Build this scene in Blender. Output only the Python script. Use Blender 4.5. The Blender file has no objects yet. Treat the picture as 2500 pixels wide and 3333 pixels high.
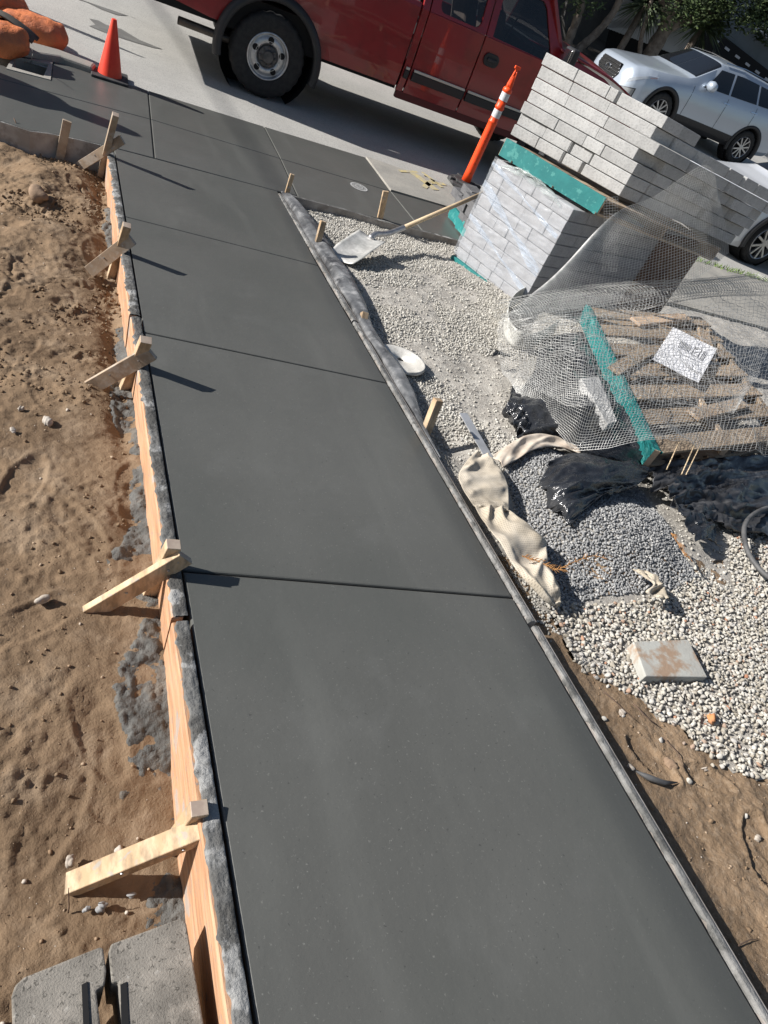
import bpy, bmesh, math, random
import numpy as np
from mathutils import Vector, Matrix, noise as mnoise
random.seed(7); RNG=np.random.default_rng(7)
C=bpy.context.scene.collection; S=bpy.context.scene
# ---------------------------------------------------------------- camera, sky, sun, exposure
FPX=2178.604; CAMH=1.93596
RIGHT=Vector((0.889,-0.029,0.457)); 
_pitch,_roll,_yaw=0.689538280,0.469483506,0.633388068
cy,sy=math.cos(_yaw),math.sin(_yaw)
FW=Vector((sy*math.cos(_pitch),cy*math.cos(_pitch),-math.sin(_pitch)))
_r=Vector((cy,-sy,0)); _u=_r.cross(FW)
RT=math.cos(_roll)*_r+math.sin(_roll)*_u; UP=-math.sin(_roll)*_r+math.cos(_roll)*_u
CO=Vector((0,0,CAMH))
cam=bpy.data.cameras.new('camera'); cam.sensor_fit='VERTICAL'; cam.sensor_height=36; cam.lens=36*FPX/3333; cam.clip_start=.05; cam.clip_end=500
co=bpy.data.objects.new('camera',cam); C.objects.link(co)
M=Matrix((RT,UP,-FW)).transposed().to_4x4(); M.translation=CO; co.matrix_world=M; S.camera=co
_az,_el=math.radians(17.5),math.radians(28.5); SUN=Vector((-math.cos(_az)*math.cos(_el),math.sin(_az)*math.cos(_el),math.sin(_el)))
w=bpy.data.worlds.new('World'); S.world=w; w.use_nodes=True; nt=w.node_tree
sky=nt.nodes.new('ShaderNodeTexSky'); sky.sky_type='NISHITA'; sky.sun_disc=False
sky.sun_elevation=math.asin(SUN.z); sky.sun_rotation=math.atan2(SUN.x,SUN.y)
nt.links.new(sky.outputs[0],nt.nodes['Background'].inputs[0]); nt.nodes['Background'].inputs[1].default_value=.052
sl=bpy.data.lights.new('sun','SUN'); sl.energy=5; sl.angle=math.radians(.5); sl.color=(1,.962,.915)
so=bpy.data.objects.new('sun',sl); C.objects.link(so); so.rotation_euler=SUN.to_track_quat('Z','Y').to_euler(); so.location=(-5,3,6)
S.view_settings.view_transform='Standard'; S.view_settings.look='None'; S.view_settings.gamma=1; S.view_settings.exposure=.62
try:
    S.cycles.transparent_max_bounces=16
except Exception: pass
# ---------------------------------------------------------------- pixel of the photograph -> point in the world
def ray(px,py): return FW+RT*((px-1250)/FPX)-UP*((py-1666.5)/FPX)
def at(px,py,z=0.): 
    d=ray(px,py); return CO+d*((z-CAMH)/d.z)
SL=.065984; FY=5.449; 
def zs(x,y): return -SL*((x-1.116)*.0275+(y-FY))          # height of the walkway's slope
def on(px,py,off=0.):
    d=ray(px,py)
    # z = -SL*((x-1.116)*.0275+(y-FY)) + off
    a=d.z+SL*(d.x*.0275+d.y); b=-CAMH+off+SL*(1.116*.0275+FY)
    return CO+d*(b/a)
def atx(px,py,X): d=ray(px,py); return CO+d*(X/d.x)
def aty(px,py,Y): d=ray(px,py); return CO+d*(Y/d.y)
def atp(px,py,P,n):
    d=ray(px,py); return CO+d*((Vector(P)-CO).dot(Vector(n))/d.dot(Vector(n)))
# ---------------------------------------------------------------- materials
MATS={}
def mat(name,c1,c2=None,scale=8,rough=.7,metal=0,bump=0,bscale=40,c3=None,s3=60,thr=(.4,.6),spec=.5,coat=0,detail=6,obj=True,stretch=None,rnd=0,fac3=.5,t3=(.5,.62),ornd=0):
    if name in MATS: return MATS[name]
    m=bpy.data.materials.new(name); m.use_nodes=True; n=m.node_tree.nodes; L=m.node_tree.links; b=n['Principled BSDF']
    b.inputs['Roughness'].default_value=rough; b.inputs['Metallic'].default_value=metal; b.inputs['Specular IOR Level'].default_value=spec
    b.inputs['Coat Weight'].default_value=coat
    tc=n.new('ShaderNodeTexCoord'); mp=n.new('ShaderNodeMapping'); L.new(tc.outputs['Object'],mp.inputs[0])
    if stretch: mp.inputs['Scale'].default_value=stretch
    col=None
    def mix(a,bc,f):
        x=n.new('ShaderNodeMix'); x.data_type='RGBA'
        for i,v in ((6,a),(7,bc)):
            if hasattr(v,'links'): L.new(v,x.inputs[i])
            else: x.inputs[i].default_value=(*v,1)
        if hasattr(f,'links'): L.new(f,x.inputs[0])
        else: x.inputs[0].default_value=f
        return x.outputs[2]
    def nz(s,d=detail):
        t=n.new('ShaderNodeTexNoise'); t.inputs['Scale'].default_value=s; t.inputs['Detail'].default_value=d; t.inputs['Roughness'].default_value=.62; L.new(mp.outputs[0],t.inputs[0]); return t.outputs[0]
    def rmp(f,a,bb):
        r=n.new('ShaderNodeMapRange'); r.inputs[1].default_value=a; r.inputs[2].default_value=bb; L.new(f,r.inputs[0]); return r.outputs[0]
    if c2 is None: col=None; b.inputs['Base Color'].default_value=(*c1,1)
    else:
        col=mix(c1,c2,rmp(nz(scale),*thr))
    if c3 is not None:
        r=rmp(nz(s3),*t3); mm=n.new('ShaderNodeMath'); mm.operation='MULTIPLY'; L.new(r,mm.inputs[0]); mm.inputs[1].default_value=fac3
        col=mix(col if col is not None else c1,c3,mm.outputs[0])
    if rnd:
        g=n.new('ShaderNodeNewGeometry'); hs=n.new('ShaderNodeHueSaturation'); r=n.new('ShaderNodeMapRange'); r.inputs[3].default_value=1-rnd; r.inputs[4].default_value=1+rnd
        L.new(g.outputs['Random Per Island'],r.inputs[0]); L.new(r.outputs[0],hs.inputs['Value'])
        if col is None: hs.inputs['Color'].default_value=(*c1,1)
        else: L.new(col,hs.inputs['Color'])
        col=hs.outputs[0]
    if col is not None: L.new(col,b.inputs['Base Color'])
    if bump:
        bp=n.new('ShaderNodeBump'); bp.inputs['Strength'].default_value=1; bp.inputs['Distance'].default_value=bump; L.new(nz(bscale,8),bp.inputs['Height']); L.new(bp.outputs[0],b.inputs['Normal'])
    if ornd:
        oi=n.new('ShaderNodeObjectInfo'); r=n.new('ShaderNodeMapRange'); r.inputs[3].default_value=1-ornd; r.inputs[4].default_value=1+ornd; L.new(oi.outputs['Random'],r.inputs[0]); hs=n.new('ShaderNodeHueSaturation'); L.new(r.outputs[0],hs.inputs['Value']); src=b.inputs['Base Color'].links[0].from_socket; L.new(src,hs.inputs['Color']); L.new(hs.outputs[0],b.inputs['Base Color'])
    MATS[name]=m; return m
def emb(c): return tuple(c)
m_conc=mat('fresh_concrete',(.090,.091,.084),(.108,.109,.101),scale=1.6,rough=.42,bump=.0012,bscale=18,c3=(.150,.152,.145),s3=5,thr=(.3,.7),fac3=.22,t3=(.55,.72),spec=.45)
def specks(m,sc,lo,hi,colr,amt,stretch=None):
    n=m.node_tree.nodes; L=m.node_tree.links; b=n['Principled BSDF']; tc=n.new('ShaderNodeTexCoord'); mp=n.new('ShaderNodeMapping'); L.new(tc.outputs['Object'],mp.inputs[0])
    if stretch: mp.inputs['Scale'].default_value=stretch
    t=n.new('ShaderNodeTexNoise'); t.inputs['Scale'].default_value=sc; t.inputs['Detail'].default_value=3; t.inputs['Distortion'].default_value=.6; L.new(mp.outputs[0],t.inputs[0]); r=n.new('ShaderNodeMapRange'); r.inputs[1].default_value=lo; r.inputs[2].default_value=hi; r.inputs[4].default_value=amt; L.new(t.outputs[0],r.inputs[0])
    src=b.inputs['Base Color'].links[0].from_socket; x=n.new('ShaderNodeMix'); x.data_type='RGBA'; L.new(src,x.inputs[6]); x.inputs[7].default_value=(*colr,1); L.new(r.outputs[0],x.inputs[0]); L.new(x.outputs[2],b.inputs['Base Color'])
specks(m_conc,150,.66,.74,(.24,.24,.22),.6); specks(m_conc,110,.68,.76,(.03,.03,.03),.7); specks(m_conc,1.1,.46,.62,(.080,.084,.077),.5,(1,.6,1)); specks(m_conc,2.2,.54,.70,(.128,.130,.120),.35,(2.2,.5,1))
m_joint=mat('joint_dark',(.03,.03,.03),rough=.9)
m_street=mat('street_concrete',(.44,.43,.40),(.385,.375,.35),scale=1.1,rough=.9,bump=.004,bscale=90,c3=(.17,.17,.165),s3=95,fac3=.55,t3=(.52,.62))
m_oldc=mat('old_concrete',(.36,.34,.30),(.27,.26,.235),scale=2.2,rough=.9,bump=.003,bscale=70,c3=(.15,.15,.14),s3=120,fac3=.4)
m_soil=mat('soil',(.225,.156,.098),(.160,.109,.068),scale=2.2,rough=.97,bump=.004,bscale=130,c3=(.30,.225,.155),s3=6,fac3=.5,spec=.15,detail=10)
m_soil2=mat('soil_pale',(.245,.172,.110),(.19,.132,.083),scale=4,rough=.97,bump=.01,bscale=45,c3=(.33,.26,.19),s3=60,fac3=.35,spec=.15,detail=10)
m_slop=mat('mortar_slop',(.075,.073,.068),(.15,.15,.145),scale=10,rough=.85,bump=.006,bscale=90,c3=(.42,.42,.41),s3=9,fac3=.6,thr=(.42,.6),t3=(.56,.62))
m_slopr=mat('pale_mortar_crust',(.17,.168,.158),(.33,.325,.31),scale=12,rough=.88,bump=.005,bscale=90,c3=(.07,.07,.066),s3=14,fac3=.7,t3=(.52,.62))
m_slopd=mat('wet_mortar',(.075,.074,.069),(.125,.123,.115),scale=12,rough=.8,bump=.012,bscale=55,c3=(.2,.16,.12),s3=9,fac3=.5)
m_fine=mat('gravel_fines',(.40,.375,.335),(.30,.28,.25),scale=3,rough=.95,bump=.008,bscale=80,c3=(.52,.50,.45),s3=25,fac3=.6)
def stone(name,cols,rough=.85):
    m=bpy.data.materials.new(name); m.use_nodes=True; n=m.node_tree.nodes; L=m.node_tree.links; b=n['Principled BSDF']; b.inputs['Roughness'].default_value=rough; b.inputs['Specular IOR Level'].default_value=.3
    g=n.new('ShaderNodeNewGeometry'); r=n.new('ShaderNodeValToRGB'); r.color_ramp.interpolation='LINEAR'
    el=r.color_ramp.elements
    while len(el)<len(cols): el.new(.5)
    for e,(p,c) in zip(el,cols): e.position=p; e.color=(*c,1)
    L.new(g.outputs['Random Per Island'],r.inputs[0])
    t=n.new('ShaderNodeTexNoise'); t.inputs['Scale'].default_value=90; t.inputs['Detail'].default_value=4
    tc=n.new('ShaderNodeTexCoord'); L.new(tc.outputs['Object'],t.inputs[0])
    mr=n.new('ShaderNodeMapRange'); mr.inputs[3].default_value=.75; mr.inputs[4].default_value=1.2; L.new(t.outputs[0],mr.inputs[0])
    hs=n.new('ShaderNodeHueSaturation'); L.new(mr.outputs[0],hs.inputs['Value']); L.new(r.outputs[0],hs.inputs['Color']); L.new(hs.outputs[0],b.inputs['Base Color'])
    return m
m_peb=stone('white_pebbles',[(0,(.29,.26,.21)),(.25,(.41,.38,.325)),(.6,(.51,.485,.43)),(.88,(.40,.385,.36)),(.95,(.27,.25,.22)),(.985,(.36,.24,.17)),(1,(.36,.17,.10))])
m_grav=stone('pale_gravel',[(0,(.30,.285,.25)),(.4,(.44,.42,.375)),(.8,(.56,.54,.49)),(1,(.36,.35,.33))])
m_grey=stone('grey_gravel',[(0,(.17,.172,.175)),(.5,(.26,.262,.262)),(.85,(.34,.34,.335)),(1,(.46,.45,.43))])
m_soilst=stone('soil_stones',[(0,(.20,.13,.08)),(.5,(.27,.18,.11)),(.85,(.36,.27,.19)),(1,(.55,.5,.44))])
m_wood=mat('form_wood',(.46,.25,.135),(.55,.33,.20),scale=6,rough=.75,bump=.002,bscale=30,c3=(.30,.155,.085),s3=9,stretch=(6,.6,6),fac3=.7,t3=(.48,.66))
m_lath=mat('lath_wood',(.42,.29,.17),(.55,.41,.27),scale=9,rough=.8,bump=.0015,bscale=40,c3=(.20,.15,.10),s3=12,fac3=.65,t3=(.48,.62),stretch=(3,1,1),ornd=.15)
specks(m_wood,30,.60,.66,(.22,.21,.20),.7,(3,1,3)); specks(m_wood,7,.62,.66,(.33,.32,.30),.7); specks(m_lath,26,.62,.67,(.30,.29,.27),.7)
m_lathg=mat('weathered_lath',(.29,.215,.15),(.41,.32,.23),scale=8,rough=.85,bump=.001,bscale=40,c3=(.5,.48,.44),s3=14,fac3=.4)
m_lathend=mat('cut_end_purple',(.40,.31,.25),(.48,.39,.31),scale=30,rough=.8)
m_bd=mat('grey_board',(.30,.27,.24),(.42,.39,.36),scale=6,rough=.85,c3=(.16,.13,.11),s3=9,fac3=.5,bump=.001)
m_orange=mat('cone_orange',(.75,.035,.012),(.85,.06,.02),scale=6,rough=.5,c3=(.5,.04,.02),s3=12,fac3=.3)
m_delin=mat('post_orange',(.90,.085,.012),(.85,.07,.012),scale=10,rough=.45,c3=(.6,.07,.03),s3=30,fac3=.25)
m_refl=mat('reflective_band',(.70,.72,.74),(.55,.57,.60),scale=60,rough=.35,spec=.8)
m_rub=mat('black_rubber',(.028,.028,.03),(.06,.06,.06),scale=14,rough=.75,bump=.002,bscale=80)
m_tyre=mat('tyre_rubber',(.012,.012,.013),(.022,.022,.022),scale=20,rough=.8,bump=.002,bscale=60)
m_blk=mat('black_trim',(.02,.02,.022),rough=.55)
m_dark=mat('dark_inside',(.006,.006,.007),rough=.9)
m_bag=mat('sandbag_orange',(.62,.19,.065),(.52,.15,.055),scale=8,rough=.75,bump=.02,bscale=11,c3=(.30,.12,.07),s3=7,fac3=.4)
m_red=mat('truck_red',(.27,.012,.016),(.23,.011,.014),scale=2,rough=.32,coat=.6,c3=(.11,.01,.01),s3=4,fac3=.3)
m_chrome=mat('chrome',(.75,.75,.76),rough=.18,metal=1)
m_alloy=mat('alloy',(.55,.55,.56),(.42,.42,.43),scale=12,rough=.38,metal=.85)
m_hub=mat('hub_dull',(.14,.13,.125),(.08,.08,.08),scale=20,rough=.6,metal=.5)
m_silver=mat('silver_paint',(.44,.50,.58),rough=.3,metal=.35,coat=.8)
m_white=mat('white_paint',(.66,.68,.71),rough=.3,metal=.15,coat=.7)
m_seat=mat('seat_cloth',(.16,.13,.11),(.12,.10,.09),scale=10,rough=.9)
def glassm(name,col,alpha,rough=.03):
    m=bpy.data.materials.new(name); m.use_nodes=True; n=m.node_tree.nodes; L=m.node_tree.links; b=n['Principled BSDF']
    b.inputs['Base Color'].default_value=(*col,1); b.inputs['Roughness'].default_value=rough; b.inputs['Alpha'].default_value=alpha; b.inputs['Specular IOR Level'].default_value=.8
    return m
m_glass=glassm('dark_glass',(.012,.014,.016),.72); m_glass2=glassm('tint_glass',(.008,.009,.011),.95); m_lens=glassm('lamp_glass',(.75,.78,.8),.35,.05)
m_paver=mat('paver_concrete',(.56,.56,.55),(.43,.43,.425),scale=5,rough=.92,bump=.003,bscale=110,c3=(.27,.27,.265),s3=75,fac3=.45,thr=(.35,.65),t3=(.5,.62),ornd=.13)
m_paver2=mat('charcoal_paver',(.085,.085,.09),(.12,.12,.125),scale=9,rough=.9,bump=.003,bscale=90,c3=(.2,.2,.2),s3=60,fac3=.3)
m_teal=mat('teal_paint',(.008,.150,.150),(.014,.19,.185),scale=6,rough=.6,c3=(.09,.33,.30),s3=16,fac3=.55,t3=(.56,.62),bump=.001)
m_palw=mat('pallet_wood',(.30,.225,.155),(.40,.315,.225),scale=7,rough=.85,c3=(.14,.10,.07),s3=9,fac3=.5,bump=.0015,bscale=40,stretch=(2,5,5),ornd=.3)
m_palr=mat('raw_end_wood',(.58,.42,.29),(.45,.32,.21),scale=20,rough=.85)
m_rust=mat('brown_board',(.10,.05,.03),(.16,.09,.05),scale=8,rough=.8)
m_wire=mat('galvanised_wire',(.68,.68,.66),(.50,.50,.49),scale=20,rough=.4,metal=.5)
m_poly=mat('black_plastic',(.014,.015,.018),(.03,.032,.036),scale=4,rough=.16,c3=(.14,.14,.14),s3=9,fac3=.35,bump=.010,bscale=16,t3=(.55,.7),spec=.7)
m_polyd=mat('dusty_plastic',(.05,.052,.056),(.20,.205,.21),scale=6,rough=.4,c3=(.40,.40,.40),s3=13,fac3=.6,bump=.004,bscale=20,t3=(.5,.65),thr=(.35,.65))
m_cloth=mat('net_fabric',(.52,.46,.36),(.42,.36,.27),scale=5,rough=.9,c3=(.22,.19,.15),s3=10,fac3=.3)
m_clothp=mat('plain_fabric',(.56,.50,.42),(.44,.37,.30),scale=8,rough=.9,c3=(.33,.23,.16),s3=7,fac3=.4)
m_steel=mat('shovel_steel',(.40,.40,.38),(.62,.61,.58),scale=8,rough=.6,metal=.3,c3=(.22,.21,.2),s3=12,fac3=.4)
m_steelb=mat('bare_steel',(.45,.45,.46),(.32,.32,.33),scale=15,rough=.4,metal=.8)
m_handle=mat('ash_handle',(.60,.47,.30),(.52,.39,.25),scale=10,rough=.6,c3=(.35,.27,.18),s3=30,fac3=.4)
m_lid=mat('lid_white',(.66,.65,.61),(.52,.50,.46),scale=6,rough=.7,c3=(.35,.34,.31),s3=14,fac3=.5,bump=.002)
m_strip=mat('pale_sheet',(.60,.60,.56),(.48,.475,.44),scale=5,rough=.55,c3=(.30,.28,.24),s3=12,fac3=.4)
m_blkc=mat('wall_block',(.25,.23,.20),(.165,.152,.132),scale=9,rough=.95,bump=.002,bscale=240,c3=(.33,.30,.26),s3=28,fac3=.6); specks(m_blkc,130,.60,.66,(.07,.065,.055),.8); specks(m_blkc,60,.66,.72,(.42,.40,.36),.6)
m_sqp=mat('square_paver_mat',(.42,.42,.385),(.36,.355,.325),scale=5,rough=.9,bump=.002,bscale=90,c3=(.30,.19,.115),s3=9,fac3=.85,t3=(.50,.60))
m_hose=mat('hose_black',(.05,.05,.052),(.10,.10,.10),scale=14,rough=.65)
m_paper=mat('paper_white',(.90,.90,.92),rough=.8)
m_ink=mat('ink_grey',(.12,.12,.13),rough=.8)
m_inkt=mat('stamp_teal',(.008,.11,.10),rough=.7)
m_yellow=mat('yellow_paint',(.52,.43,.19),(.42,.37,.24),scale=18,rough=.9,c3=(.36,.34,.29),s3=22,fac3=.8,t3=(.48,.6))
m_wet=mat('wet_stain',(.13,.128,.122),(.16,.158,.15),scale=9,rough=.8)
m_chalk=mat('stamp_pale',(.36,.36,.355),rough=.9)
m_twig=mat('dry_twig',(.42,.21,.07),(.30,.15,.06),scale=20,rough=.9)
m_root=mat('root_brown',(.09,.06,.045),(.14,.09,.06),scale=20,rough=.9)
m_bark=mat('tree_bark',(.15,.12,.095),(.24,.20,.165),scale=9,rough=.95,bump=.01,bscale=25)
m_leaf=mat('leaf_green',(.035,.06,.018),(.07,.10,.03),scale=3,rough=.7,rnd=.5)
m_leafd=mat('leaf_spiky',(.04,.06,.03),(.09,.12,.06),scale=3,rough=.65,rnd=.45)
m_wallb=mat('grey_blue_wall',(.13,.155,.175),(.11,.135,.15),scale=1.5,rough=.9)
m_wallg=mat('shade_wall',(.12,.115,.10),(.09,.085,.075),scale=1.2,rough=.9)
m_latt=mat('white_lattice',(.55,.56,.58),rough=.8)
m_grass=mat('weed_green',(.10,.17,.03),(.16,.24,.05),scale=9,rough=.8,rnd=.3)
m_yard=mat('yard_soil',(.05,.04,.03),(.03,.025,.02),scale=2,rough=.95)
# ---------------------------------------------------------------- mesh kit
def tag(o,label=None,cat=None,group=None,kind=None):
    if label: o['label']=label
    if cat: o['category']=cat
    if group: o['group']=group
    if kind: o['kind']=kind
    return o
def link(name,me,m=None,parent=None,smooth=False):
    o=bpy.data.objects.new(name,me); C.objects.link(o)
    if m is not None:
        for x in (m if isinstance(m,(list,tuple)) else [m]): me.materials.append(x)
    if smooth: me.polygons.foreach_set('use_smooth',np.ones(len(me.polygons),dtype=bool))
    if parent is not None:
        o.parent=parent; o.matrix_parent_inverse=parent.matrix_basis.inverted() 
    return o
def thing(name,label,cat,loc=(0,0,0),group=None,rot=(0,0,0)):
    o=bpy.data.objects.new(name,None); C.objects.link(o); o.location=loc; o.rotation_euler=rot; o.empty_display_size=.1
    tag(o,label,cat,group); return o
def np_mesh(name,V,F):
    """V (n,3), F (m,k)"""
    me=bpy.data.meshes.new(name); V=np.asarray(V,dtype=np.float32); F=np.asarray(F,dtype=np.int32); k=F.shape[1]
    me.vertices.add(len(V)); me.vertices.foreach_set('co',V.ravel()); me.loops.add(F.size); me.loops.foreach_set('vertex_index',F.ravel())
    me.polygons.add(len(F)); me.polygons.foreach_set('loop_start',np.arange(0,F.size,k,dtype=np.int32)); me.polygons.foreach_set('loop_total',np.full(len(F),k,dtype=np.int32))
    me.update(calc_edges=True); return me
class MB:
    def __init__(s): s.v=[]; s.f=[]; s.mi=[]
    def add(s,vs,fs,mi=0):
        b=len(s.v); s.v+=[tuple(v) for v in vs]; s.f+=[tuple(i+b for i in f) for f in fs]; s.mi+=[mi]*len(fs); return s
    def hexa(s,p,mi=0):  # 8 pts: bottom 4 ccw, top 4 ccw
        return s.add(p,[(3,2,1,0),(4,5,6,7),(0,1,5,4),(1,2,6,5),(2,3,7,6),(3,0,4,7)],mi)
    def box(s,c,d,R=None,mi=0):
        c=Vector(c); R=R or Matrix.Identity(3); h=[x/2 for x in d]
        p=[c+R@Vector((x*h[0],y*h[1],z*h[2])) for z in(-1,1) for x,y in((-1,-1),(1,-1),(1,1),(-1,1))]
        return s.hexa(p,mi)
    def beam(s,a,b,w,t,wd,mi=0,taper=1):
        """bar from a to b; w along wd (made perpendicular), t along the third axis"""
        a,b=Vector(a),Vector(b); d=(b-a).normalized(); wv=Vector(wd); wv=(wv-d*wv.dot(d)).normalized(); tv=d.cross(wv)
        p=[]
        for q,k in((a,1),(b,taper)):
            p+=[q-wv*w/2*k-tv*t/2*k,q+wv*w/2*k-tv*t/2*k,q+wv*w/2*k+tv*t/2*k,q-wv*w/2*k+tv*t/2*k]
        return s.hexa(p,mi)
    def prism(s,poly,z0,z1,mi=0):
        n=len(poly); f0=z0 if callable(z0) else (lambda x,y:z0); f1=z1 if callable(z1) else (lambda x,y:z1)
        vs=[(x,y,f0(x,y)) for x,y in poly]+[(x,y,f1(x,y)) for x,y in poly]
        fs=[tuple(range(n-1,-1,-1)),tuple(range(n,2*n))]+[(i,(i+1)%n,n+(i+1)%n,n+i) for i in range(n)]
        return s.add(vs,fs,mi)
    def tube(s,pts,r,n=8,mi=0,caps=True):
        pts=[Vector(p) for p in pts]; rs=r if isinstance(r,(list,tuple)) else [r]*len(pts); b=len(s.v); up=None
        for i,p in enumerate(pts):
            d=(pts[min(i+1,len(pts)-1)]-pts[max(i-1,0)]).normalized()
            if up is None: up=d.orthogonal().normalized()
            up=(up-d*up.dot(d)).normalized(); sd=d.cross(up)
            for k in range(n):
                a=2*math.pi*k/n; s.v.append(tuple(p+(up*math.cos(a)+sd*math.sin(a))*rs[i]))
        for i in range(len(pts)-1):
            for k in range(n):
                s.f.append((b+i*n+k,b+i*n+(k+1)%n,b+(i+1)*n+(k+1)%n,b+(i+1)*n+k)); s.mi.append(mi)
        if caps:
            s.f.append(tuple(b+k for k in range(n-1,-1,-1))); s.f.append(tuple(b+(len(pts)-1)*n+k for k in range(n))); s.mi+=[mi,mi]
        return s
    def lathe(s,prof,n=24,M=None,mi=0,caps=True):
        """prof [(r,z)] around local z, M 4x4"""
        M=M or Matrix.Identity(4); b=len(s.v)
        for r,z in prof:
            for k in range(n):
                a=2*math.pi*k/n; s.v.append(tuple(M@Vector((r*math.cos(a),r*math.sin(a),z))))
        for i in range(len(prof)-1):
            for k in range(n):
                s.f.append((b+i*n+k,b+i*n+(k+1)%n,b+(i+1)*n+(k+1)%n,b+(i+1)*n+k)); s.mi.append(mi)
        if caps:
            s.f.append(tuple(b+k for k in range(n-1,-1,-1))); s.f.append(tuple(b+(len(prof)-1)*n+k for k in range(n))); s.mi+=[mi,mi]
        return s
    def grid(s,fn,nu,nv,mi=0):
        b=len(s.v)
        for i in range(nu+1):
            for j in range(nv+1): s.v.append(tuple(fn(i/nu,j/nv)))
        for i in range(nu):
            for j in range(nv):
                k=b+i*(nv+1)+j; s.f.append((k,k+nv+1,k+nv+2,k+1)); s.mi.append(mi)
        return s
    def build(s,name,m,parent=None,smooth=False,bevel=0,seg=2,solid=0,sub=0):
        me=bpy.data.meshes.new(name); me.from_pydata(s.v,[],s.f); me.update()
        o=link(name,me,m,parent,smooth)
        if any(s.mi): me.polygons.foreach_set('material_index',s.mi)
        bm=bmesh.new(); bm.from_mesh(me); bmesh.ops.recalc_face_normals(bm,faces=bm.faces); bm.to_mesh(me); bm.free()
        if sub: x=o.modifiers.new('s','SUBSURF'); x.levels=x.render_levels=sub
        if solid: x=o.modifiers.new('t','SOLIDIFY'); x.thickness=solid; x.offset=0
        if bevel: x=o.modifiers.new('b','BEVEL'); x.width=bevel; x.segments=seg; x.limit_method='ANGLE'
        return o
def closest(px,py,Q,d2):
    # point on the camera ray nearest to the line Q + s*d2
    d1=ray(px,py).normalized(); d2=Vector(d2).normalized(); w0=CO-Vector(Q); a=1;b=d1.dot(d2);d_=d1.dot(w0);e=d2.dot(w0); s_=(b*e-d_)/(a-b*b); return CO+d1*s_
def basis(x,z):
    x=Vector(x).normalized(); z=Vector(z); z=(z-x*z.dot(x)).normalized(); y=z.cross(x); return Matrix((x,y,z)).transposed()
def frame4(o,zax,xax=(1,0,0)):
    z=Vector(zax).normalized(); x=Vector(xax); x=(x-z*x.dot(z)).normalized(); y=z.cross(x); m=Matrix((x,y,z)).transposed().to_4x4(); m.translation=Vector(o); return m
def text(name,s,size,m,M4,parent=None,ext=.001,label=None,spacing=1.0,align='CENTER'):
    cu=bpy.data.curves.new(name,'FONT'); cu.body=s; cu.size=size; cu.extrude=ext; cu.align_x=align; cu.align_y='CENTER'; cu.space_line=spacing
    o=bpy.data.objects.new('tmp',cu); C.objects.link(o); bpy.context.view_layer.update()
    me=bpy.data.meshes.new_from_object(o.evaluated_get(bpy.context.evaluated_depsgraph_get())); bpy.data.objects.remove(o)
    me.transform(M4); me.name=name; q=link(name,me,m,parent); return q
# value noise (numpy)
def vnoise(x,y,seed=0):
    xi=np.floor(x).astype(np.int64); yi=np.floor(y).astype(np.int64); fx=x-xi; fy=y-yi; fx=fx*fx*(3-2*fx); fy=fy*fy*(3-2*fy)
    def h(a,b):
        n=(a*374761393+b*668265263+seed*1442695041)&0x7fffffff; n=((n^(n>>13))*1274126177)&0x7fffffff; n=n^(n>>16); return (n&0xffff)/65535.
    return (h(xi,yi)*(1-fx)+h(xi+1,yi)*fx)*(1-fy)+(h(xi,yi+1)*(1-fx)+h(xi+1,yi+1)*fx)*fy
def fbm(x,y,s,o=5,seed=0,g=.5):
    t=0;a=1;tot=0
    for i in range(o): t=t+a*(vnoise(x*s+i*17.3,y*s+i*9.1,seed+i)-.5); tot+=a; a*=g; s*=2.03
    return t/tot*2
def sstep(a,b,x): t=np.clip((x-a)/(b-a),0,1); return t*t*(3-2*t)
def hfield(name,x0,x1,y0,y1,res,fn,m,kind='structure',mask=None):
    nx=int((x1-x0)/res)+1; ny=int((y1-y0)/res)+1; X,Y=np.meshgrid(np.linspace(x0,x1,nx),np.linspace(y0,y1,ny),indexing='ij'); Zv=fn(X,Y)
    V=np.stack([X,Y,Zv],-1).reshape(-1,3); I=np.arange(nx*ny).reshape(nx,ny); F=np.stack([I[:-1,:-1],I[1:,:-1],I[1:,1:],I[:-1,1:]],-1).reshape(-1,4)
    if mask is not None:
        c=V[F].mean(1); F=F[mask(c[:,0],c[:,1])]
    o=link(name,np_mesh(name,V,F),m,smooth=True); tag(o,kind=kind); return o
def inpoly(x,y,P):
    c=np.zeros(x.shape,bool); n=len(P)
    for i in range(n):
        (x1,y1),(x2,y2)=P[i],P[(i+1)%n]; t=((y1>y)!=(y2>y))&(x<(x2-x1)*(y-y1)/(y2-y1+1e-12)+x1); c^=t
    return c
def ico(sub):
    bm=bmesh.new(); bmesh.ops.create_icosphere(bm,subdivisions=sub,radius=1); V=np.array([v.co[:] for v in bm.verts]); F=np.array([[v.index for v in f.verts] for f in bm.faces]); bm.free(); return V,F
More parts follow.
